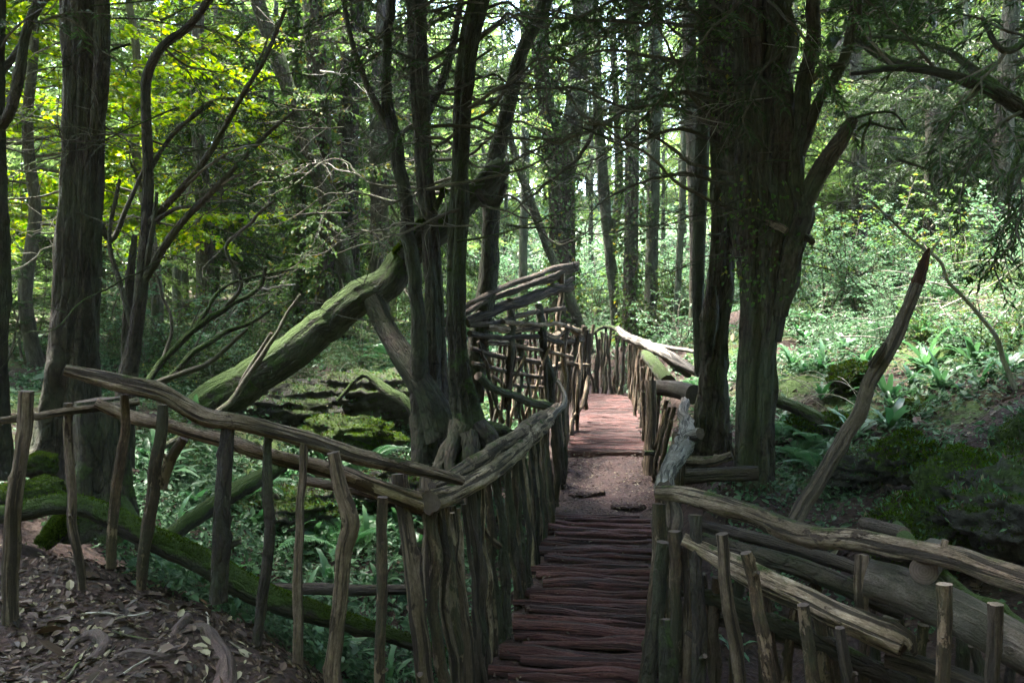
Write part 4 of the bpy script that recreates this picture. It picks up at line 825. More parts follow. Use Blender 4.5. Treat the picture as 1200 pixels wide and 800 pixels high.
bs = hero('mossy_shrub', 'low arching shrub of mossy bare branches behind the left fence rail', 'shrub', [
    ('branch', [(165, 460, 7.6, 5), (190, 425, 7.8, 4), (228, 385, 8.0, 4), (262, 362, 8.2, 3.5), (300, 340, 8.4, 2.5), (312, 312, 8.4, 2)], 'mosslog', dict(seg=9, wob=.05)), ('branch', [(170, 465, 7.5, 4.5), (215, 425, 7.6, 4), (250, 398, 7.8, 3.5), (290, 378, 8, 2.5), (318, 362, 8.1, 1.8)], 'mosslog', dict(seg=9, wob=.05)),
    ('branch', [(160, 460, 7.4, 4), (200, 440, 7.4, 3.5), (250, 420, 7.4, 3), (290, 385, 7.4, 2)], 'twig', dict(seg=7, wob=.04)), ('branch', [(262, 362, 8.2, 3), (285, 330, 8.2, 2.2), (268, 290, 8.2, 2), (290, 262, 8.2, 2), (322, 235, 8.3, 1.5)], 'twig', dict(seg=7, wob=.04)), ('branch', [(228, 385, 8, 3), (260, 340, 8.2, 2), (300, 325, 8.4, 1.6), (345, 315, 8.5, 1.2)], 'mosslog', dict(seg=7, wob=.04)),
    ('branch', [(190, 425, 7.8, 2.5), (200, 380, 7.9, 2), (185, 330, 7.9, 1.6), (160, 290, 7.9, 1.2)], 'twig', dict(seg=6, wob=.04))], (165, 470, 7.6))
ms = hero('mossy_stump', 'rotten brown stump sheathed in moss right behind the left fence rails', 'stump', [
    ('stump', [(112, 625, 5.75, 44), (116, 580, 5.75, 32), (119, 530, 5.75, 27), (118, 490, 5.75, 27), (116, 468, 5.75, 24)], 'mossbark', dict(seg=30, flute=.14, fl=5, flare=.2, rough=.22)),
    ('root', [(100, 590, 5.7, 16), (75, 615, 5.5, 13), (50, 640, 5.4, 8)], 'mosslog', dict(seg=10)), ('root', [(135, 590, 5.7, 15), (160, 620, 5.6, 10), (172, 650, 5.6, 7)], 'mosslog', dict(seg=10))], (112, 625, 5.75))
moss_fuzz(ms.children[0], 12000, .03, seed=6, parent=ms, zmin=-.1)

# ivy-clad group further back on the left, and the trunks around the glade
ivt = hero('ivy_tree', 'clump of ivy-dark stems with one slanting mossy stem, behind the leaning trunk', 'tree', [
    ('trunk', [(378, 420, 15, 15), (380, 340, 15, 11), (384, 250, 15, 10), (375, 120, 15, 11), (366, 0, 15, 11), (360, -150, 15, 10)], 'yew', dict(seg=20, flute=.15, n=80)), ('stem', [(350, 410, 15.4, 9), (352, 300, 15.4, 7), (350, 180, 15.4, 7), (345, 40, 15.4, 7), (340, -120, 15.4, 9)], 'farbark', dict(seg=14)),
    ('stem', [(418, 400, 14.6, 11), (408, 330, 14.6, 11), (392, 260, 14.6, 10), (368, 190, 14.6, 9), (340, 110, 14.6, 9), (305, 10, 14.6, 8), (280, -80, 14.6, 7)], 'mosslog', dict(seg=14)), ('stem', [(408, 410, 15.8, 13), (410, 300, 15.8, 11), (408, 150, 15.8, 12), (414, 20, 15.8, 12), (418, -150, 15.8, 11)], 'bark', dict(seg=18, flute=.1))], (378, 420, 15))
rr = np.random.default_rng(88); l = MB(); w = MB()
for rows_ in ([(378, 420, 15), (384, 250, 15), (375, 120, 15), (366, -80, 15)], [(408, 410, 15.8), (410, 300, 15.8), (408, 150, 15.8), (416, -80, 15.8)], [(350, 410, 15.4), (350, 180, 15.4), (343, -50, 15.4)]):
    pq = np.array([P(*x) for x in rows_]); t_ = rr.random(2600); ii = np.clip((t_ * 200).astype(int), 0, 200); base = catmull(pq, 201)[ii]; o_ = unit(rr.normal(0, 1, (2600, 3)) * [1, 1, .2])
    leaves(l, base + o_ * rr.uniform(.12, .5, (2600, 1)) * (.5 + .5 * vn(base * 1.6, 5)[:, None] ** 2), unit(o_ + rr.normal(0, .5, (2600, 3)) - [0, 0, .6]), unit(o_ + rr.normal(0, .4, (2600, 3))), .09, .075, r=rr)
tr_ = np.array([P(x, y, 15.3) for x, y in ((380, 420), (384, 250), (380, 100), (378, -120))])[:]
w2, l2 = crown(rr, tr_, CZ + .8, CZ + 7, 26, (1.4, 3.2), 'broad', 1.0, 1.1, .1, .0, .025)
merge(w2, l2).build('crown', [M['twig'], M['leaf']], ivt, smooth=False); l.build('ivy', [M['leaf']], ivt, smooth=False)
twigs(ivt, 22, (290, 430), (20, 380), (11, 15), 804, 1.3)
midT = [('ivy-clothed forked trunk straight above the top corner of the branch screen', [(662, 430, 21, 18), (660, 380, 21, 14), (659, 280, 21, 14), (656, 200, 21, 14), (642, 140, 21, 9), (632, 40, 21, 10), (628, -120, 21, 9)], [(660, 210, 21, 12), (672, 140, 20.8, 11), (680, 50, 20.8, 10), (688, -100, 20.8, 9)], 'yew'),
    ('pale green curving trunk between the forked ivy trunk and the pair of straight trunks', [(724, 420, 22, 7), (720, 350, 22, 6.5), (713, 280, 22, 6.5), (706, 200, 22, 6.5), (700, 120, 22, 6), (695, 0, 22, 6), (690, -140, 22, 7)], [(716, 300, 22, 5), (725, 220, 22, 5), (722, 120, 22, 4), (716, 20, 22, 4)], 'farbark'),
    ('darker left one of a pair of straight trunks behind the far fence', [(738, 430, 21.5, 11), (738, 380, 21.5, 9), (740, 250, 21.5, 8), (742, 100, 21.5, 8.5), (740, -50, 21.5, 8), (740, -200, 21.5, 10)], None, 'yew'),
    ('greener right one of a pair of straight trunks behind the far fence', [(760, 430, 22, 9), (762, 380, 22, 7.5), (765, 250, 22, 7.5), (767, 100, 22, 8), (770, -50, 22, 7.5), (770, -200, 22, 9)], None, 'farbark'),
    ('thin leaning pole-like trunk slanting left behind the branch screen', [(692, 415, 19.5, 6), (668, 350, 19.5, 5.5), (640, 285, 19.5, 5), (618, 225, 19.5, 5), (600, 170, 19.5, 4), (585, 100, 19.5, 3)], None, 'mossbark'),
    ('slim sapling trunk between the pair of trunks and the big yew', [(788, 430, 20, 5), (794, 340, 20, 4), (800, 220, 20, 4), (802, 100, 20, 4), (806, -40, 20, 3)], None, 'farbark'),
    ('grey distant trunk seen just left of the forked ivy trunk', [(614, 400, 27, 6), (613, 300, 27, 5), (616, 180, 27, 5), (614, 40, 27, 5), (612, -100, 27, 4)], None, 'farbark'),
    ('broad pale trunk half hidden behind the right-hand yew companion', [(816, 430, 17, 9), (816, 300, 17, 8), (812, 180, 17, 8), (808, 60, 17, 8), (804, -100, 17, 8)], [(806, 120, 17, 6), (830, 40, 16.8, 6), (845, -60, 16.8, 5)], 'yew')]
for k, (lab, rows, st, mm) in enumerate(midT):
    ps = [('trunk', rows, mm, dict(seg=16, rough=.2, flare=.25, n=80))]
    if st: ps.append(('stem', st, mm, dict(seg=12, rough=.2)))
    t = hero('ivy_tree' if mm == 'yew' else 'slender_tree', lab, 'tree', ps, rows[0][:3])
    p, _ = pth(*rows); rr = np.random.default_rng(200 + k)
    w, l = crown(rr, p, CZ + 3.4 + .8 * (k % 3), p[-1][2], 6 if k in (4, 5) else 12, (1.2, 2.6), 'broad' if mm != 'yew' else 'yew', .9, 1.25, .07, .1, .025)
    merge(w, l).build('crown', [M['twig'], M['leaf' if mm != 'yew' else 'yewleaf']], t, smooth=False)

    if k in (0, 2):
        l = MB(); m_ = 3200; ii = (rr.random(m_) ** .8 * 200).astype(int); base = catmull(p, 201)[ii]; o_ = unit(rr.normal(0, 1, (m_, 3)) * [1, 1, .2]); rad_ = np.interp(ii, [0, 200], [rows[0][3], rows[-1][3]])[:, None] / F * 21
        leaves(l, base + o_ * (rad_ + rr.uniform(-.03, .3, (m_, 1)) * (.4 + .6 * np.abs(vn(base * 1.3, 5)[:, None]))), unit(o_ + rr.normal(0, .5, (m_, 3)) - [0, 0, .6]), unit(o_ + rr.normal(0, .4, (m_, 3))), .11, .09, r=rr)
        l.build('ivy', [M['leaf']], t, smooth=False)
    if k in (0, 7):
        w, l = crown(rr, p, CZ + 5.4, CZ + 9.5, 16, (1.8, 3.6), 'yew', 1.0, 1.6, .08, .0, .03)
        merge(w, l).build('crown', [M['twig'], M['yewleaf']], t, smooth=False)
twigs(yr, 16, (800, 870), (-10, 280), (8.0, 10), 805, 1.3); twigs(yr, 26, (858, 935), (-10, 330), (8.05, 8.3), 806, 1.0)
rr = np.random.default_rng(321); l = MB(); m_ = 2600; pq = catmull(np.array([P(*x[:3]) for x in mainrows[4:9]]), 200)[(rr.random(m_) * 199).astype(int)]; o_ = unit(rr.normal(0, 1, (m_, 3)) * [1, 1, .2])
kk = vn(pq * 2.0 + o_ * 1.5, 4) > .1; pq = pq[kk]; o_ = o_[kk]; m_ = len(pq)
leaves(l, pq + o_ * rr.uniform(.2, .5, (m_, 1)), unit(o_ * .5 + rr.normal(0, .5, (m_, 3)) - [0, 0, .6]), unit(o_ + rr.normal(0, .4, (m_, 3))), .05, .036, r=rr); l.build('ivy', [M['leaf']], yr, smooth=False)
boughs(yr, [[(880, -10, 8.3), (850, 20, 8.0), (810, 60, 7.8), (780, 110, 7.7)], [(900, 0, 8.2), (930, 30, 7.9), (960, 70, 7.8), (985, 120, 7.7)], [(880, 40, 8.8), (800, 10, 9.6), (720, 20, 10.6), (650, 60, 11.5)], [(870, 80, 8.8), (800, 70, 9.8), (740, 80, 11), (690, 110, 12)], [(870, 0, 8.8), (780, -30, 10), (700, -10, 11.5), (620, 30, 13)], [(860, -60, 9), (760, -40, 11), (660, -20, 12.5), (580, 30, 13.5)], [(920, 60, 8.3), (890, 90, 8.0), (870, 140, 7.9)], [(850, 110, 9), (780, 110, 10), (720, 130, 11.5), (660, 160, 12.5)], [(940, -20, 8.2), (1000, -20, 9), (1060, 0, 10), (1120, 40, 11)]], 'yew', 'yewleaf', 2.0, 1.3, 1.1, seed=77)
# ------------------------------------------------------------------ woodland behind, from a few kinds
kinds = {
 'dark': proto_tree('evergreen_tree', '', 'tree', 51, 12, .2, 1.6, 52, (1.8, 3.6), 'yew', 'yewleaf', 'yew', .06, 1.2, 1.7, .09, .05),
 'slim': proto_tree('slender_tree', '', 'tree', 52, 12, .1, 1.6, 40, (1.2, 2.8), 'broad', 'leaf', 'farbark', .12, 1.1, 1.3, .06, .2),
 'leafy': proto_tree('leafy_tree', '', 'tree', 53, 11, .15, .8, 56, (1.8, 3.8), 'broad', 'farleaf', 'farbark', .1, 1.2, 1.6, .06, .15),
 'lime': proto_tree('maple_tree', '', 'tree', 54, 9, .09, 1.8, 44, (1.6, 3.6), 'layer', 'limeleaf', 'twig', .1, 1.3, 1.0, .03, .05)}
place = [('lime', 40, 11.5, 1.0, 'yellow-green maple with layered leaves just behind the tall dark left tree'), ('lime', 175, 14, 1.0, 'lime-leaved maple glowing behind the slim bare-limbed yew'), ('lime', -90, 12, 1.0, 'yellow-green maple at the far left edge of the wood'), ('lime', 270, 19, 1.1, 'yellowing maple deep in the wood left of the ivy-dark clump'),
 ('dark', 235, 17, .9, 'dark evergreen standing left of the clump of ivy-dark stems'), ('dark', 445, 18, 1.0, 'dark evergreen showing between the ivy-dark clump and the crooked thin trunk'), ('leafy', 120, 20, 1.0, 'broad leafy tree behind the lime-leaved maple on the left'), ('dark', -40, 18, 1.1, 'dark evergreen deep at the left edge'), ('slim', 205, 22, 1.0, 'slim trunk in the bright gap behind the slim yew'), ('slim', 285, 21, .9, 'slim trunk above the mossy rocks left of the leaning trunk'), ('slim', 320, 24, 1.1, 'slim trunk deep in shade left of the ivy-dark clump'),
 ('leafy', 250, 30, 1.1, 'pale leafy tree far back in the bright gap on the left'), ('leafy', 330, 33, 1.1, 'pale leafy tree far back behind the ivy-dark clump'), ('leafy', 545, 46, 1.0, 'bright leafy tree far beyond the mossy tree group'), ('leafy', 640, 54, 1.1, 'bright leafy tree at the back of the glade'), ('leafy', 690, 50, 1.0, 'bright leafy tree far behind the curved far fence'), ('leafy', 825, 46, 1.1, 'bright leafy tree far behind the pair of straight trunks'), ('slim', 590, 34, 1.0, 'slim trunk in the glade behind the branch screen'), ('slim', 690, 36, 1.0, 'slim trunk in the glade behind the forked ivy trunk'), ('slim', 775, 35, .9, 'slim trunk in the glade right of the pair of trunks'),
 ('leafy', 490, 26, 1.0, 'leafy crown high behind the mossy tree group'), ('leafy', 902, 24, 1.0, 'leafy tree close behind the left side of the massive yew'), ('dark', 1085, 19, 1.0, 'dark evergreen at the top of the right-hand bank'), ('dark', 1000, 23, 1.1, 'dark evergreen on the bank beyond the broken yew limb'), ('dark', 1180, 17, 1.0, 'dark evergreen on the bank at the right edge'), ('leafy', 1040, 27, 1.0, 'leafy tree on the skyline of the right-hand bank'), ('leafy', 950, 30, 1.1, 'leafy tree far behind the right-hand side of the massive yew'), ('slim', 1130, 23, 1.0, 'slim tree high on the right-hand bank'), ('leafy', 1190, 26, 1.1, 'leafy tree high on the bank in the right corner'), ('slim', 930, 19, .9, 'slim tree right behind the massive yew')]
first = set()
def ray_ground(px, py, lo=3.0, hi=70.0):
    ds = np.arange(lo, hi, .05); p = np.array([P(px, py, d) for d in ds]); g = ground(p[:, 0], p[:, 1]); k = np.argmax(p[:, 2] < g)
    return p[k] if p[k, 2] < g[k] else p[-1]
for kd, px, d, sc, lab in place:
    q = P(px, 370, d); loc = (q[0], q[1], gz(q[0], q[1])); src = kinds[kd]
    if kd not in first: first.add(kd); src.location = loc; src.rotation_euler.z = random.random() * 6; src.scale = (sc,) * 3; src['label'] = lab
    else: dup(src, loc, random.random() * 6.28, sc * random.uniform(.92, 1.1), lab)
    
alike = {'leafy': 'one of many hazy pale leafy trees standing far back in the wood', 'slim': 'one of the slim pale trunks scattered through the deep wood', 'dark': 'one of the dark evergreens filling the depth of the wood'}
rr = np.random.default_rng(404)
for kd, m_, lo_, hi_ in (('leafy', 16, 26, 38), ('slim', 14, 19, 32), ('dark', 7, 20, 30)):
    for k in range(m_):
        px = -60 + 1320 * (k + rr.uniform(.1, .9)) / m_; d = rr.uniform(lo_, hi_)
        if 470 < px < 880: d = {'leafy': 50, 'slim': 36, 'dark': 52}[kd] + rr.uniform(-3, 3)
        if kd == 'leafy' and 560 < px < 820 and k % 2: px += 300 if px > 690 else -300; d = 33
        if kd == 'dark' and 470 < px < 880: px = 470 if px < 640 else 880
        q = P(px, 370, d)
        if -2.5 < q[0] < 10 and 18 < q[1] < 45:
            if kd == 'slim' and k % 3 == 0: pass
            else: q = P(px, 370, 47 + rr.uniform(0, 6))
        dup(kinds[kd], (q[0], q[1], gz(q[0], q[1])), rr.uniform(0, 6.28), rr.uniform(.85, 1.2), alike[kd], {'leafy': 'hazy leafy trees far back', 'slim': 'slim trunks in the deep wood', 'dark': 'dark evergreens in the deep wood'}[kd])
# unseen trees beside and behind the camera, added to block sky light from the foreground
# far wood in view, with that unseen ring in the same mesh
mbw = MB(); r = np.random.default_rng(77)
for k in range(300):
    a = r.uniform(-1.05, 1.05) if k < 190 else r.uniform(1.05, 2 * PI - 1.05); d = r.uniform(36, 62) if k < 190 else r.uniform(9.5, 24)
    x, yv = d * math.sin(a), d * math.cos(a); z0 = gz(x, yv)
    if k < 190 and -.06 < a < .26 and (d < 48 or r.random() < .5): continue
    if k < 190 and -.44 < a < -.32 and r.random() < .4: continue
    h = r.uniform(8, 17) if k < 190 else r.uniform(12, 20); tube(mbw, [(x, yv, z0 - .3), (x + r.normal(0, .3), yv, z0 + h * .5), (x + r.normal(0, .5), yv, z0 + h)], [.2, .15, .05], seg=6, n=8, ends=False, m=0, knots=0)
    n = 1700; cl = r.integers(0, 60, n)
    cc = np.stack([r.normal(0, 1.9, 60), r.normal(0, 1.9, 60), r.uniform(.2, h, 60)], 1)
    p = cc[cl] + r.normal(0, .5, (n, 3)) * [1, 1, .45] + [x, yv, z0]
    leaves(mbw, p, unit(r.normal(0, 1, (n, 3)) * [1, 1, .5] - [0, 0, .2]), unit(np.array([0, 0, 1]) + r.normal(0, .5, (n, 3))), .32 if k < 190 else .45, .19 if k < 190 else .28, m=1, r=r)
tag(mbw.build('far_woodland_and_shade_ring', [M['farbark'], M['farleaf']], None, smooth=False), 'pale mass of far woodland beyond the glade, and unseen trees added round the viewer for shade', 'woodland', kind='stuff')

# ------------------------------------------------------------------ shrubs and saplings
def proto_shrub(name, seed, H, n, kind, leafm, spread=.5, size=.8, dens=1.2, barkm='twig'):
    r = np.random.default_rng(seed); t = thing(name, '', 'shrub'); w = MB(); l = MB()
    for k in range(n):
        a = r.uniform(0, 2 * PI); st = limb_path(r, (r.normal(0, .08), r.normal(0, .08), -.05), (math.cos(a) * spread, math.sin(a) * spread, 1), H * r.uniform(.6, 1.05), 7, .0, .14)
        tube(w, st, np.linspace(.016, .004, 8), seg=5, n=14, rough=.1, ends=False)
        spray(w, l, r, st, .01, kind, dens, size)
    merge(w, l).build('foliage', [M[barkm], M[leafm]], t, smooth=False); return t
shr = {'pale': proto_shrub('leafy_shrub', 81, 2.0, 7, 'broad', 'paleleaf', .45, .8), 'wide': proto_shrub('leafy_shrub', 82, 1.3, 9, 'broad', 'paleleaf', .9, .7), 'green': proto_shrub('leafy_shrub', 83, 1.7, 8, 'broad', 'leaf', .6, .8), 'sap': proto_shrub('sapling', 84, 2.6, 2, 'layer', 'leaf', .15, .7), 'needle': proto_shrub('young_evergreen', 85, 2.2, 8, 'yew', 'yewleaf', .7, 1.0)}
sp = [('pale', 965, 375, 'pale-leaved shrub on the bank just right of the massive yew'), ('pale', 1010, 365, 'pale-leaved shrub on the bank between the massive yew and the leaning snag'), ('sap', 985, 360, 'tall sapling on the bank left of the leaning snag'), ('wide', 940, 400, 'low pale shrub at the right foot of the massive yew'), ('wide', 1050, 375, 'low pale shrub directly behind the leaning snag'), ('pale', 1065, 340, 'pale-leaved shrub behind the torn top of the leaning snag'), ('green', 1120, 330, 'green shrub behind the brushwood pile'), ('sap', 1040, 330, 'sapling high on the bank behind the leaning snag'), ('green', 930, 350, 'green shrub behind the right side of the massive yew'), ('wide', 1150, 410, 'low pale shrub under the brushwood pile'), ('pale', 1170, 320, 'pale shrub at the right edge of the bank'), ('needle', 1140, 300, 'young evergreen at the top of the right bank'),
    ('green', 230, 395, 'green shrub behind the mossy bare shrub on the left'), ('wide', 300, 400, 'low shrub on the mossy rocks left of the leaning trunk'), ('pale', 335, 385, 'grey-green shrub in front of the ivy-dark clump'), ('needle', 275, 380, 'young evergreen between the left maples and the ivy-dark clump'), ('wide', 425, 400, 'low shrub below the ivy-dark clump, right of the leaning trunk'), ('green', 450, 395, 'green shrub behind the prop of the leaning trunk'), ('needle', 20, 420, 'young evergreen behind the black forked trunk'), ('green', 40, 400, 'green shrub between the two left-edge trunks'), ('pale', 130, 405, 'grey-green shrub behind the tall dark left tree'), ('wide', 210, 430, 'low shrub on the ground beyond the mossy stump'),
    ('green', 600, 385, 'green shrub behind the branch screen'), ('pale', 640, 380, 'bright shrub behind the upright branches of the screen'), ('wide', 700, 385, 'low bright shrub behind the arched far rail'), ('green', 780, 395, 'green shrub behind the split pale rail'), ('wide', 800, 405, 'low green shrub under the split pale rail by the yew companion'), ('pale', 725, 378, 'bright shrub at the foot of the pair of trunks'), ('pale', 575, 380, 'bright shrub behind the slanting thin dark trunk'), ('green', 670, 376, 'green shrub at the foot of the forked ivy trunk'), ('sap', 770, 380, 'sapling between the pair of trunks and the big yew'), ('pale', 480, 380, 'bright shrub far behind the crooked thin trunk')]
for k in range(26):
    px = 500 + 340 * ((k * .618) % 1); sp.append(('pale' if k % 3 else 'green', px, 366 + (k % 5) * 3.2, 'one of the bright leafy shrubs crowding the floor of the far clearing'))
rr = np.random.default_rng(717)
for k in range(34):
    sp.append((('pale', 'wide', 'green', 'wide', 'needle', 'pale')[k % 6], rr.uniform(925, 1215), rr.uniform(318, 425), 'one of the small pale-leaved shrubs and seedlings spread across the right-hand bank'))
for k in range(22):
    sp.append((('needle', 'green', 'wide')[k % 3], rr.uniform(120, 480), rr.uniform(395, 470), 'one of the dark low shrubs filling the slope behind the leaning mossy trunk'))
for kd, px, py, lab in sp:
    q = ray_ground(px, py, 9, 36); loc = (q[0], q[1], gz(q[0], q[1])); src = shr[kd]
    if kd not in first: first.add(kd); src.location = loc; src['label'] = lab
    else: dup(src, loc, random.random() * 6.28, random.uniform(.75, 1.15) * (1.3 if 'far clearing' in lab else .42 if 'right-hand bank' in lab else .5 if 'one of' in lab else 1), lab, 'shrubs in the far clearing' if 'far clearing' in lab else 'small shrubs on the right bank' if 'seedlings' in lab else 'dark shrubs on the left slope' if 'dark low' in lab else None)

# ------------------------------------------------------------------ rocks
rocks = [(1155, 592, 6.4, (.6, .55, .44), 'rock', 'large rounded boulder capped with moss right of the leaning snag'), (1075, 625, 6.5, (.5, .4, .34), 'rock', 'dark mossy boulder low behind the long right rail'), (1135, 490, 9.4, (.95, .5, .27), 'rock', 'long flat mossy ledge above the large boulder'), (1225, 545, 7.4, (.6, .5, .45), 'rock', 'mossy rock cut by the right edge'), (1010, 555, 8.2, (.42, .35, .3), 'ledge', 'damp dark rock at the foot of the leaning snag'), (1003, 445, 10.8, (.38, .3, .25), 'rock', 'round moss cushion on the bank left of the leaning snag'), (965, 500, 9.6, (.45, .3, .2), 'rock', 'low mossy rock beside the ferns right of the massive yew'), (1190, 600, 6.0, (.5, .5, .4), 'ledge', 'shaded rock below the large boulder at the right edge'), (1060, 540, 7.6, (.35, .3, .28), 'rock', 'mossy rock between the leaning snag and the large boulder'),
    (330, 480, 11.2, (1.0, .6, .42), 'ledge', 'layered dark rock ledge under the leaning mossy trunk'), (430, 470, 11.6, (.85, .6, .5), 'ledge', 'layered dark rock ledge right of the leaning trunk'), (410, 515, 10.6, (.7, .5, .34), 'rock', 'mossy rock shelf in the hollow before the dark ledges'), (255, 440, 12.5, (.9, .6, .38), 'rock', 'mossy rock mound left of the leaning trunk'), (190, 445, 12, (.7, .5, .3), 'rock', 'mossy rock mound behind the mossy bare shrub'), (320, 425, 13.5, (.8, .6, .4), 'rock', 'mossy rock mound behind the foot of the leaning trunk'), (48, 545, 5.9, (.13, .12, .11), 'rock', 'fist-shaped moss cushion left of the rotten stump'), (45, 575, 5.6, (.2, .15, .12), 'rock', 'moss cushion at the left foot of the rotten stump'), (15, 590, 5.5, (.22, .18, .14), 'rock', 'moss mound below the black forked trunk'), (350, 600, 8.6, (.5, .4, .3), 'ledge', 'wet dark rock deep in the gully behind the left fence'), (455, 570, 9.0, (.45, .4, .3), 'ledge', 'dark rock below the spreading root mass')]
for k, (px, py, d, s, mm, lab) in enumerate(rocks):
    q = MB(); c = P(px, py, d); blob(q, c, s, 5 if s[0] > .3 else 4, .6, 1.6, k * 3 + 1, .16 if mm == 'ledge' else .0)
    if s[0] > .55:
        r_ = np.random.default_rng(k + 900)
        for u in range(4):
            a_ = r_.uniform(0, 6.28); f_ = r_.uniform(.35, .6); blob(q, c + np.array([math.cos(a_) * s[0] * .7, math.sin(a_) * s[1] * .6, r_.uniform(-.3, .55) * s[2]]), np.array(s) * f_, 4, .5, 1.5, k * 7 + u, .3 if mm == 'ledge' else 0)
    o = q.build('mossy_rock', M[mm]); tag(o, lab, 'rock')
    if s[0] > .3: moss_fuzz(o, int(90 + 260 * s[0]), .05, 'fallen_leaves', .55, 'litter', seed=k + 70)['kind'] = 'stuff'; moss_fuzz(o, int(60 + 420 * s[0]), .055, 'seedlings', .1, 'cover', seed=k + 170)['kind'] = 'stuff'
    moss_fuzz(o, int((2500 + 14000 * s[0] * s[1]) * (.45 if mm == 'ledge' else 1.4)), .028 if s[0] > .3 else .014, seed=k + 30, zmin=.05 if mm == 'rock' else .35)

# ------------------------------------------------------------------ ferns
def strap_fern(seed, n=10, L=.34, W=.05):
    r = np.random.default_rng(seed); q = MB()
    for k in range(n):
        a = 2 * PI * k / n + r.normal(0, .25); ln = L * r.uniform(.6, 1.1); el = r.uniform(.5, 1.25); S = 8
        u = np.linspace(0, 1, S); ang = el - u ** 1.5 * r.uniform(.9, 1.7); ds = ln / (S - 1)
        rr = np.concatenate([[0], np.cumsum(np.cos(ang[:-1]) * ds)]); zz = np.concatenate([[0], np.cumsum(np.sin(ang[:-1]) * ds)])
        ctr = np.stack([rr * math.cos(a), rr * math.sin(a), zz], 1); sd = np.array([-math.sin(a), math.cos(a), 0])
        wv = W * .5 * np.array([.25, .8, .95, 1, .97, .85, .6, .06]) * r.uniform(.8, 1.15); rip = .006 * np.sin(np.arange(S) * 2.4 + r.random() * 6)
        up = np.array([0, 0, 1.0])
        v = np.stack([ctr - sd * wv[:, None] + up * (rip + wv * .25)[:, None], ctr, ctr + sd * wv[:, None] + up * (-rip + wv * .25)[:, None]], 1).reshape(-1, 3)
        i = np.arange(S - 1)[:, None] * 3; j = np.arange(2)[None]
        q.add(v, np.stack([i + j, i + j + 1, i + j + 4, i + j + 3], -1).reshape(-1, 4), b=np.tile(r.random(3), (S * 3, 1)))
    return q
def male_fern(seed, n=9, L=.62):
    r = np.random.default_rng(seed); q = MB()
    for k in range(n):
        a = 2 * PI * k / n + r.normal(0, .2); ln = L * r.uniform(.7, 1.1); el = r.uniform(.7, 1.2); S = 34
        u = np.linspace(0, 1, S); ang = el - u ** 1.4 * 1.5; ds = ln / (S - 1)
        rr = np.concatenate([[0], np.cumsum(np.cos(ang[:-1]) * ds)]); zz = np.concatenate([[0], np.cumsum(np.sin(ang[:-1]) * ds)])
        ctr = np.stack([rr * math.cos(a), rr * math.sin(a), zz], 1); tg = unit(np.gradient(ctr, axis=0)); sd = np.array([-math.sin(a), math.cos(a), 0])
        pl = ln * .2 * np.sin(PI * np.clip(u * .93 + .06, 0, 1)) ** .8
        for sg in (1, -1):
            ax = unit(sd * sg + tg * .35); nm = unit(np.cross(tg, sd) * 1.0 + r.normal(0, .12, (S, 3)))
            leaves(q, ctr[5:], ax[5:], nm[5:], pl[5:], ds * .95, r=r)
        tube(q, ctr[::4], np.linspace(.004, .0015, len(ctr[::4])), seg=3, n=10, rough=0, ends=False)
    return q
me_s = [strap_fern(91, 11).mesh('strap_fern', M['fern']), strap_fern(92, 8, .28, .045).mesh('strap_fern', M['fern']), strap_fern(93, 13, .4, .055).mesh('strap_fern', M['fern'])]
me_m = [male_fern(94).mesh('feather_fern', M['fern'], False), male_fern(95, 7, .7).mesh('feather_fern', M['fern'], False)]
straps = [(942, 402, "on the bank, nearest to the massive yew"), (990, 393, 'on the bank left of the leaning snag, below the pale shrubs'), (962, 432, 'on the bank below the low pale shrub by the massive yew'), (1015, 432, 'touching the middle of the leaning snag on the bank'), (1066, 452, 'on the bank just right of the leaning snag'), (1085, 432, 'above the left end of the long mossy ledge'), (1140, 428, 'above the middle of the long mossy ledge, light fronds spread wide'), (1152, 452, 'hanging on the upper rim of the long mossy ledge'), (1118, 402, 'under the brushwood pile, left side'), (1000, 518, 'at the left side of the leaning snag, large grey-green fronds'), (982, 498, 'behind the low mossy rock by the leaning snag'), (1042, 505, 'right of the lower leaning snag'), (926, 430, 'at the right foot of the massive yew'), (1052, 400, 'behind the upper part of the leaning snag'), (1100, 455, 'on the left end of the long mossy ledge'), (1178, 440, 'right end of the bank above the ledge'), (962, 470, 'in the bramble stems beside the massive yew'), (1040, 470, 'right beside the middle of the leaning snag'), (1020, 562, 'two drooping fronds on the dark bank above the long rail'), (1185, 400, 'at the right edge below the brushwood pile'), (1080, 395, 'on the bank below the torn top of the snag'),
    (335, 565, 'in the gully behind the third pale stick of the left fence'), (362, 605, 'in the gully behind the kinked pale stick'), (342, 645, 'low in the gully left of the kinked pale stick'), (302, 622, 'in the gully behind the dark stick under the rail dip'), (412, 602, 'in the gully right of the kinked pale stick'), (432, 640, 'in the gully behind the level pole'), (385, 690, 'below the level pole in the gully'), (470, 640, 'in the gully next to the corner of the two left fences'), (425, 500, 'on the mossy shelf under the prop of the leaning trunk'), (455, 462, 'on the ledge right of the leaning trunk'), (335, 735, 'under the fallen mossy log at the bottom of the left fence'), (445, 690, 'under the lower end of the fallen mossy log'), (252, 545, 'in the gully right of the rotten stump'), (385, 560, 'in the gully below the short rail'), (185, 560, 'close at the right foot of the rotten stump'), (440, 480, 'under the dark ledge beside the prop of the leaning trunk'), (225, 600, 'beside the diagonal mossy log'), (480, 600, 'at the foot of the dark roots behind the fence corner'), (900, 700, 'in the dark gap under the right foreground rails'), (860, 770, 'at the bottom between the right foreground sticks')]
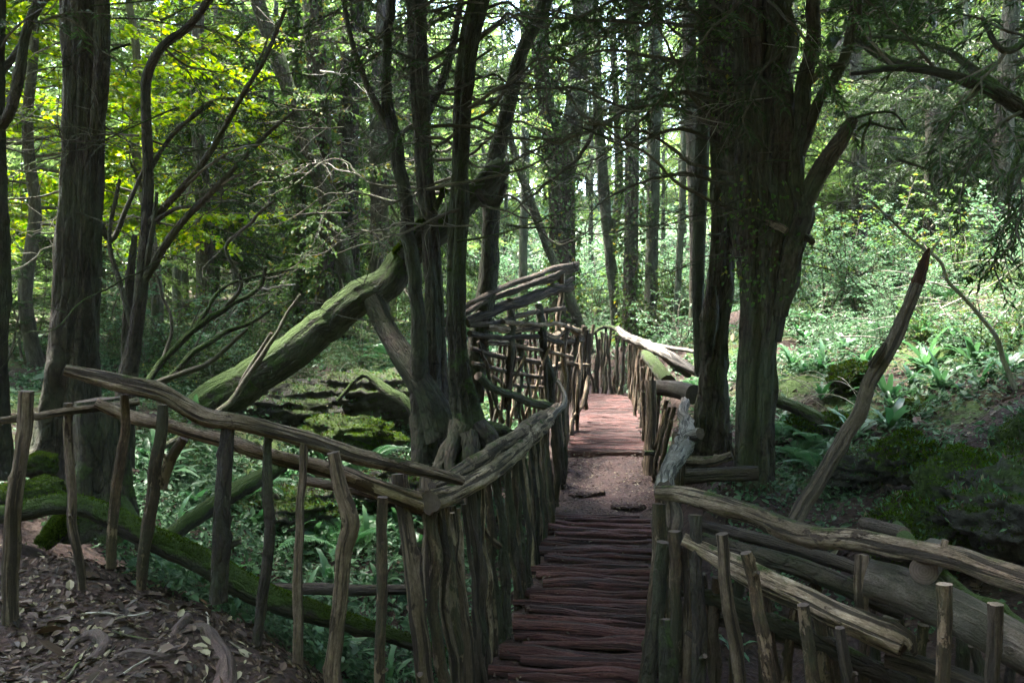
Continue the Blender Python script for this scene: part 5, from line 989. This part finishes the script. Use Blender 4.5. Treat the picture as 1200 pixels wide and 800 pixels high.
for k, (px, py, w_) in enumerate(straps):
    q = ray_ground(px, py, 4.4, 25); o = bpy.data.objects.new('strap_fern', me_s[k % 3]); C.objects.link(o)
    o.location = (q[0], q[1], gz(q[0], q[1])); o.rotation_euler = (random.uniform(-.2, .2), random.uniform(-.2, .2), random.random() * 6.28); s = random.uniform(.9, 1.5) * (1.05 if px > 800 else .95); o.scale = (s, s, s)
    tag(o, 'strap-leaved fern ' + w_, 'fern', 'strap-leaved ferns on the banks')
rr = np.random.default_rng(515)
for k in range(34):
    x = rr.uniform(-3.8, .1); yv = rr.uniform(5.6, 10.5)
    if x < -2.4 and yv < 6.6: yv += 1.6
    o = bpy.data.objects.new('strap_fern', me_s[k % 3]); C.objects.link(o); o.location = (x, yv, gz(x, yv)); o.rotation_euler = (rr.normal(0, .2), rr.normal(0, .2), rr.uniform(0, 6.28)); sz = rr.uniform(.7, 1.25); o.scale = (sz,) * 3
    tag(o, 'one of the strap-leaved ferns crowding the shaded gully behind the left fence', 'fern', 'gully ferns')
for k in range(26):
    x = rr.uniform(2.6, 7.5); yv = rr.uniform(8.5, 16)
    o = bpy.data.objects.new('strap_fern', me_s[k % 3]); C.objects.link(o); o.location = (x, yv, gz(x, yv)); o.rotation_euler = (rr.normal(0, .2), rr.normal(0, .2), rr.uniform(0, 6.28)); sz = rr.uniform(.5, 1.05); o.scale = (sz,) * 3
    tag(o, 'one of the bright strap-leaved ferns spread over the open right-hand bank', 'fern', 'bank ferns')
feath = [(935, 545, 'feathery fern low at the right foot of the massive yew'), (915, 520, 'feathery fern against the bark of the massive yew'), (958, 530, 'feathery fern left of the lower leaning snag'), (960, 555, 'feathery fern drooping toward the lower leaning snag'), (455, 430, 'feathery fern on the slope behind the prop of the leaning trunk'), (285, 590, 'feathery fern in the gully over the diagonal mossy log'), (425, 560, 'feathery fern in the gully under the short rail'), (405, 655, 'feathery fern in the gully behind the kinked stick'), (1110, 355, 'feathery fern at the brushwood pile'), (960, 385, 'feathery fern among the pale shrubs on the bank'), (1030, 395, 'feathery fern on the bank behind the snag'), (610, 490, 'feathery fern under the branch screen'), (815, 470, 'feathery fern behind the round log of the fence')]
for k, (px, py, lab) in enumerate(feath):
    q = ray_ground(px, py, 4.4, 25); o = bpy.data.objects.new('feather_fern', me_m[k % 2]); C.objects.link(o)
    o.location = (q[0], q[1], gz(q[0], q[1])); o.rotation_euler = (0, 0, random.random() * 6.28); o.scale = (random.uniform(.8, 1.2),) * 3
    tag(o, lab, 'fern', 'feathery ferns')

# ------------------------------------------------------------------ ground cover and fallen leaves
def scatter(name, label, n, xr, yr, size, material, clump=.0, flat=.35, seed=1, lift=.02, test=None, cat='ground cover'):
    r = np.random.default_rng(seed); x = r.uniform(*xr, n * 3); y = r.uniform(*yr, n * 3)
    dens = fbm(np.stack([x, y, x * 0], 1) * 1.3, seed, 3); pd, _ = path_dist(x, y)
    ok = (dens > clump + r.normal(0, .12, n * 3))
    if test is not None: ok &= test(x, y, pd)
    x = x[ok][:n]; y = y[ok][:n]; m_ = len(x)
    e = .05; z = ground(x, y); nx_ = -(ground(x + e, y) - z) / e; ny_ = -(ground(x, y + e) - z) / e
    nn = unit(np.stack([nx_, ny_, np.ones(m_)], 1) + r.normal(0, flat, (m_, 3))); ax = unit(np.cross(nn, rdir(m_, r)))
    q = MB(); s = size * np.exp(r.normal(-.15, .45, m_))
    leaves(q, np.stack([x, y, z], 1) + nn * (lift * r.random((m_, 1)) + .004), ax, nn, s, s * r.uniform(.4, .75, m_), r=r, fold=.14, tipdrop=.25, full=True)
    tag(q.build(name, M[material], None, smooth=False), label, cat, kind='stuff')
off = lambda x, y, pd: pd > .75
scatter('ground_cover', 'small bright leaves carpeting the right-hand bank', 50000, (1.9, 9.5), (8, 22), .052, 'cover', -.05, .5, 1, .14, off)
scatter('ground_cover', 'dark green leaves carpeting the hollow and slope on the left', 46000, (-9, .4), (7, 22), .05, 'cover', .02, .5, 2, .10, off)
scatter('ground_cover', 'ivy and small plants covering the glade floor', 24000, (-3, 8), (19, 34), .09, 'cover', -.2, .5, 4, .2, off)
scatter('ground_cover', 'bright leafy plants on a slope added at the back of the glade to catch sun', 60000, (-9, 20), (27, 60), .2, 'paleleaf', -.35, .5, 16, .5, off)  # pale cover for the added slope, so the glade's centre looks bright
scatter('ground_cover', 'small plants in the shade under the right foreground fence', 3500, (1.5, 5), (4.5, 8.2), .04, 'cover', .12, .5, 6, .06, off)
scatter('ground_cover', 'dark moss and seedlings on the slope around the dark ledges', 22000, (-6, .2), (10, 16.5), .05, 'cover', -.2, .5, 15, .2, off)
scatter('ground_cover', 'dense ivy and seedlings filling the gully behind the left fence', 26000, (-4.5, .3), (5.2, 9.5), .05, 'cover', -.15, .5, 14, .22, lambda x, y, pd: (pd > .62) & ((x > -2.6) | (y > 6.3)))
scatter('leaf_litter', 'fallen brown leaves on the bare earth in the left corner', 12000, (-4, -.75), (2.8, 5.6), .038, 'litter', -.4, .3, 3, .012, None, 'leaf litter')
scatter('leaf_litter', 'fallen leaves scattered over the right-hand bank', 7000, (1.9, 9), (6, 16), .055, 'litter', .0, .35, 5, .03, off, 'leaf litter')
r = np.random.default_rng(9); n = 2600; yy = np.where(np.arange(n) < 1500, r.uniform(4.6, 18.5, n), r.uniform(8.9, 11, n)); uu = r.choice([-1, 1], n) * .55 * r.random(n) ** np.where(np.arange(n) < 1500, .45, .8); cx, cz = path_at(yy)
q = MB(); s = .028 * r.uniform(.4, 1.4, n); nn = unit(np.array([0, 0, 1]) + r.normal(0, .3, (n, 3)))
leaves(q, np.stack([cx + uu, yy, cz + .012], 1), unit(np.cross(nn, rdir(n, r))), nn, s, s * .6, r=r, full=True, fold=.1); tag(q.build('leaf_litter', M['litter'], None, False), 'leaf fragments strewn along the walkway', 'leaf litter', kind='stuff')

# ------------------------------------------------------------------ logs, roots, dead wood
sn = hero('dead_snag', 'leaning dead pole with a torn red top crossing the right-hand bank', 'dead tree', [
    ('trunk', [(886, 690, 5.9, 9), (908, 648, 6.0, 9), (940, 597, 6.2, 9), (985, 520, 6.4, 9), (1025, 440, 6.6, 8.5), (1058, 376, 6.75, 7.5), (1074, 335, 6.85, 7)], 'deadwood', dict(seg=20, n=130, rough=.2, wob=.03, knots=.6)),
    ('torn_top', [(1073, 338, 6.85, 7), (1081, 315, 6.9, 6), (1086, 298, 6.9, 3.5), (1089, 290, 6.9, 1)], 'redwood', dict(seg=12, rough=.25)), ('splinter', [(1084, 306, 6.9, 2.5), (1094, 290, 6.9, 1.5), (1103, 278, 6.9, .6)], 'palewig', dict(seg=6)), ('stub', [(1022, 428, 6.6, 6), (1034, 410, 6.5, 4.5), (1038, 402, 6.5, 2)], 'deadwood', dict(seg=9))], (908, 645, 6.1))
tag(stick(None, 'dead_branch', [(1020, 235, 9, 1.4), (1075, 285, 8.9, 1.8), (1102, 308, 8.8, 2), (1115, 335, 8.8, 2.2), (1160, 385, 8.7, 2.6), (1178, 425, 8.6, 3), (1190, 456, 8.6, 3)], 'palewig', 7, .15, .03), 'long bleached thin branch slanting down to the mossy ledge at the right', 'branch')
logs = [([(-40, 606, 5.1, 10), (20, 600, 5.1, 11), (70, 590, 5.15, 12), (120, 598, 5.2, 12), (185, 632, 5.2, 14), (240, 660, 5.25, 15), (300, 692, 5.3, 15), (360, 712, 5.3, 13), (430, 734, 5.4, 10), (520, 766, 5.5, 7)], 'mosslog', 'long fallen mossy log lying behind the foot of the left fence'), ([(230, 686, 6.0, 5), (310, 689, 6.0, 7), (400, 690, 6.0, 7), (482, 690, 5.95, 6)], 'deadwood', 'level bare pole lying across the gully behind the left fence'), ([(185, 640, 6.0, 9), (225, 607, 6.2, 10), (270, 580, 6.5, 11), (330, 545, 7.1, 9)], 'mosslog', 'short mossy log slanting up from the gully behind the left fence'),
    ([(905, 468, 9.8, 7), (940, 480, 9.6, 8), (972, 500, 9.4, 8), (990, 515, 9.3, 6)], 'mosslog', 'mossy log lying on the bank right of the massive yew'), ([(798, 540, 8.4, 6), (830, 541, 8.2, 6), (858, 533, 8.1, 5)], 'rail', 'short pale pole just behind the twisted silver rail'), ([(395, 470, 10.6, 2.5), (425, 440, 10.6, 3), (450, 455, 10.4, 6), (480, 475, 10.0, 6), (492, 520, 9.8, 5)], 'mosslog', 'mossy root arching from the leaning trunk prop into the hollow')]
for rw, mm, lab in logs: tag(stick(None, 'fallen_log', rw, mm, 14, .2, .02), lab, 'log')
moss_fuzz([o for o in C.objects if o.name == 'fallen_log'][0], 6000, .018, seed=8)
rootl = [([(215, 840, 3.45, 16), (252, 785, 3.65, 17), (264, 745, 3.85, 16), (258, 712, 4.05, 12), (240, 685, 4.2, 9), (215, 672, 4.3, 6)], 'thick bare root curving up from the bottom of the picture at the left fence'), ([(70, 716, 3.95, 7), (85, 700, 4.05, 8), (110, 697, 4.1, 8), (125, 712, 4.0, 8), (112, 732, 3.9, 8), (88, 736, 3.85, 7)], 'looped root on the bare earth in the left corner'), ([(120, 765, 3.7, 7), (150, 752, 3.8, 9), (185, 750, 3.8, 9), (205, 742, 3.85, 6)], 'short humped root in the middle of the bare earth'), ([(200, 712, 4.05, 6), (205, 690, 4.2, 7), (215, 665, 4.35, 7), (220, 640, 4.5, 5)], 'thin root running towards the fallen mossy log'), ([(120, 806, 3.45, 7), (160, 794, 3.5, 9), (200, 790, 3.5, 8), (235, 800, 3.5, 6)], 'low root at the bottom edge left of the thick curved root'), ([(20, 760, 3.7, 8), (50, 735, 3.8, 8), (62, 715, 3.9, 6)], 'dark root at the left of the looped root')]
for rw, lab in rootl:
    p, rr = pth(*rw)
    p[:, 2] = ground(p[:, 0], p[:, 1]) + rr * np.array([-1.2] + [-.05] * (len(rr) - 2) + [-1.2]); q = MB(); tube(q, p, rr * .9, seg=14, rough=.2, wob=.02)
    tag(q.build('bare_root', [M['root'], M['end']]), lab, 'root')
rr = np.random.default_rng(909)
for k in range(16):
    x = rr.uniform(-2.9, -1.0); yv = rr.uniform(3.2, 5.0); a = rr.uniform(0, PI); ln = rr.uniform(.12, .4); pq = []
    for t_ in (-.5, -.15, .2, .5): xx, yy_ = x + math.cos(a) * ln * t_, yv + math.sin(a) * ln * t_; pq.append((xx, yy_, gz(xx, yy_) + .012 + .02 * abs(t_)))
    q = MB(); tube(q, pq, rr.uniform(.004, .009), seg=6, rough=.15, wob=.02)
    tag(q.build('fallen_twig', [M['twig' if k % 3 else 'palewig'], M['end']]), 'one of the small dead twigs lying among fallen leaves in the left corner', 'twig', 'fallen twigs in the left corner')
def tangle(name, label, cat, c, n, L, spread, mm, rad, arch, seed):
    r = np.random.default_rng(seed); q = MB(); c = np.array(c)
    for k in range(n):
        b = c + r.normal(0, 1, 3) * spread; b[2] = gz(b[0], b[1]) + abs(r.normal(0, spread[2])); a = r.uniform(0, 2 * PI)
        p = limb_path(r, b, (math.cos(a), math.sin(a) * .5, arch), L * r.uniform(.4, 1.1), 6, arch * .45, .15); tube(q, p, np.linspace(rad, rad * .3, 7) * r.uniform(.6, 1.2), seg=5, n=14, ends=False)
    tag(q.build(name, M[mm]), label, cat)
c = ray_ground(1150, 375, 9, 25); tangle('brushwood_pile', 'heap of bleached brushwood high on the right-hand bank', 'brushwood', c, 46, 1.5, (.7, .5, .3), 'palewig', .012, .15, 71)
c = ray_ground(945, 470, 7, 20); tangle('bramble', 'arching tangle of pale bramble stems right of the massive yew', 'bramble', c, 26, 1.3, (.35, .4, .05), 'palewig', .006, .9, 72)
c = ray_ground(420, 450, 7, 20); tangle('bramble', 'thin dead stems standing on the ledge between the leaning trunk and its prop', 'bramble', c, 12, .8, (.12, .1, .02), 'palewig', .005, .8, 73)
c = ray_ground(330, 420, 7, 20); tangle('bramble', 'wispy dead stems on the mossy mound behind the foot of the leaning trunk', 'bramble', c, 16, 1.1, (.8, .5, .05), 'twig', .006, .9, 74)

# ------------------------------------------------------------------ light, air, camera
sc = bpy.context.scene
w = bpy.data.worlds.new('World'); sc.world = w; w.use_nodes = True
nt = w.node_tree; nt.nodes.clear(); sky = nt.nodes.new('ShaderNodeTexSky'); sky.sky_type = 'NISHITA'; sky.sun_disc = False
EL, AZ = math.radians(70), math.radians(-50)        # high sun ahead to the left, through thin cloud
sky.sun_elevation = EL; sky.sun_rotation = AZ; sky.air_density = 1.0; sky.dust_density = 2.5; sky.ozone_density = 1.0
bg = nt.nodes.new('ShaderNodeBackground'); bg.inputs[1].default_value = .05; out = nt.nodes.new('ShaderNodeOutputWorld')
nt.links.new(sky.outputs[0], bg.inputs[0]); nt.links.new(bg.outputs[0], out.inputs[0])
ld = bpy.data.lights.new('sun', 'SUN'); ld.energy = 1.5; ld.angle = math.radians(14); ld.color = (1, .95, .86)
lo = bpy.data.objects.new('sun', ld); C.objects.link(lo)
import mathutils
dvec = mathutils.Vector((math.sin(AZ) * math.cos(EL), math.cos(AZ) * math.cos(EL), math.sin(EL)))
lo.rotation_euler = dvec.to_track_quat('Z', 'Y').to_euler(); lo.location = (0, 0, 30)

if HAZE:
    m, nt2, out2 = mat('woodland_haze'); pv = nt2.nodes.new('ShaderNodeVolumePrincipled')
    pv.inputs['Color'].default_value = (.86, .95, .90, 1); pv.inputs['Density'].default_value = .0004; pv.inputs['Anisotropy'].default_value = .3
    nt2.links.new(pv.outputs[0], out2.inputs['Volume'])
    q = MB(); x0, x1, y0, y1, z0, z1 = -160, 160, -90, 180, -12, 24
    v = [(x, y, z) for z in (z0, z1) for y in (y0, y1) for x in (x0, x1)]
    q.add(v, q=[(0, 2, 3, 1), (4, 5, 7, 6), (0, 1, 5, 4), (2, 6, 7, 3), (0, 4, 6, 2), (1, 3, 7, 5)])
    tag(q.build('haze', m, None, False), kind='stuff')

cam = bpy.data.cameras.new('camera'); co = bpy.data.objects.new('camera', cam); C.objects.link(co)
cam.sensor_width = 36; cam.lens = 36 * F / 1200; cam.clip_end = 500; cam.clip_start = .05
co.location = (0, 0, CZ); co.rotation_euler = (PI / 2 - PITCH, 0, 0); sc.camera = co
sc.view_settings.view_transform = 'Standard'; sc.view_settings.look = 'None'; sc.view_settings.gamma = 1; sc.view_settings.use_curve_mapping = False
sc.view_settings.exposure = 5.6
cy = sc.cycles
cy.max_bounces = 6; cy.diffuse_bounces = 3; cy.glossy_bounces = 2; cy.transmission_bounces = 4; cy.volume_bounces = 1; cy.transparent_max_bounces = 4
cy.use_denoising = True; cy.use_adaptive_sampling = True; cy.adaptive_threshold = .015; cy.volume_step_rate = 4
cy.caustics_reflective = False; cy.caustics_refractive = False; cy.sample_clamp_indirect = 4
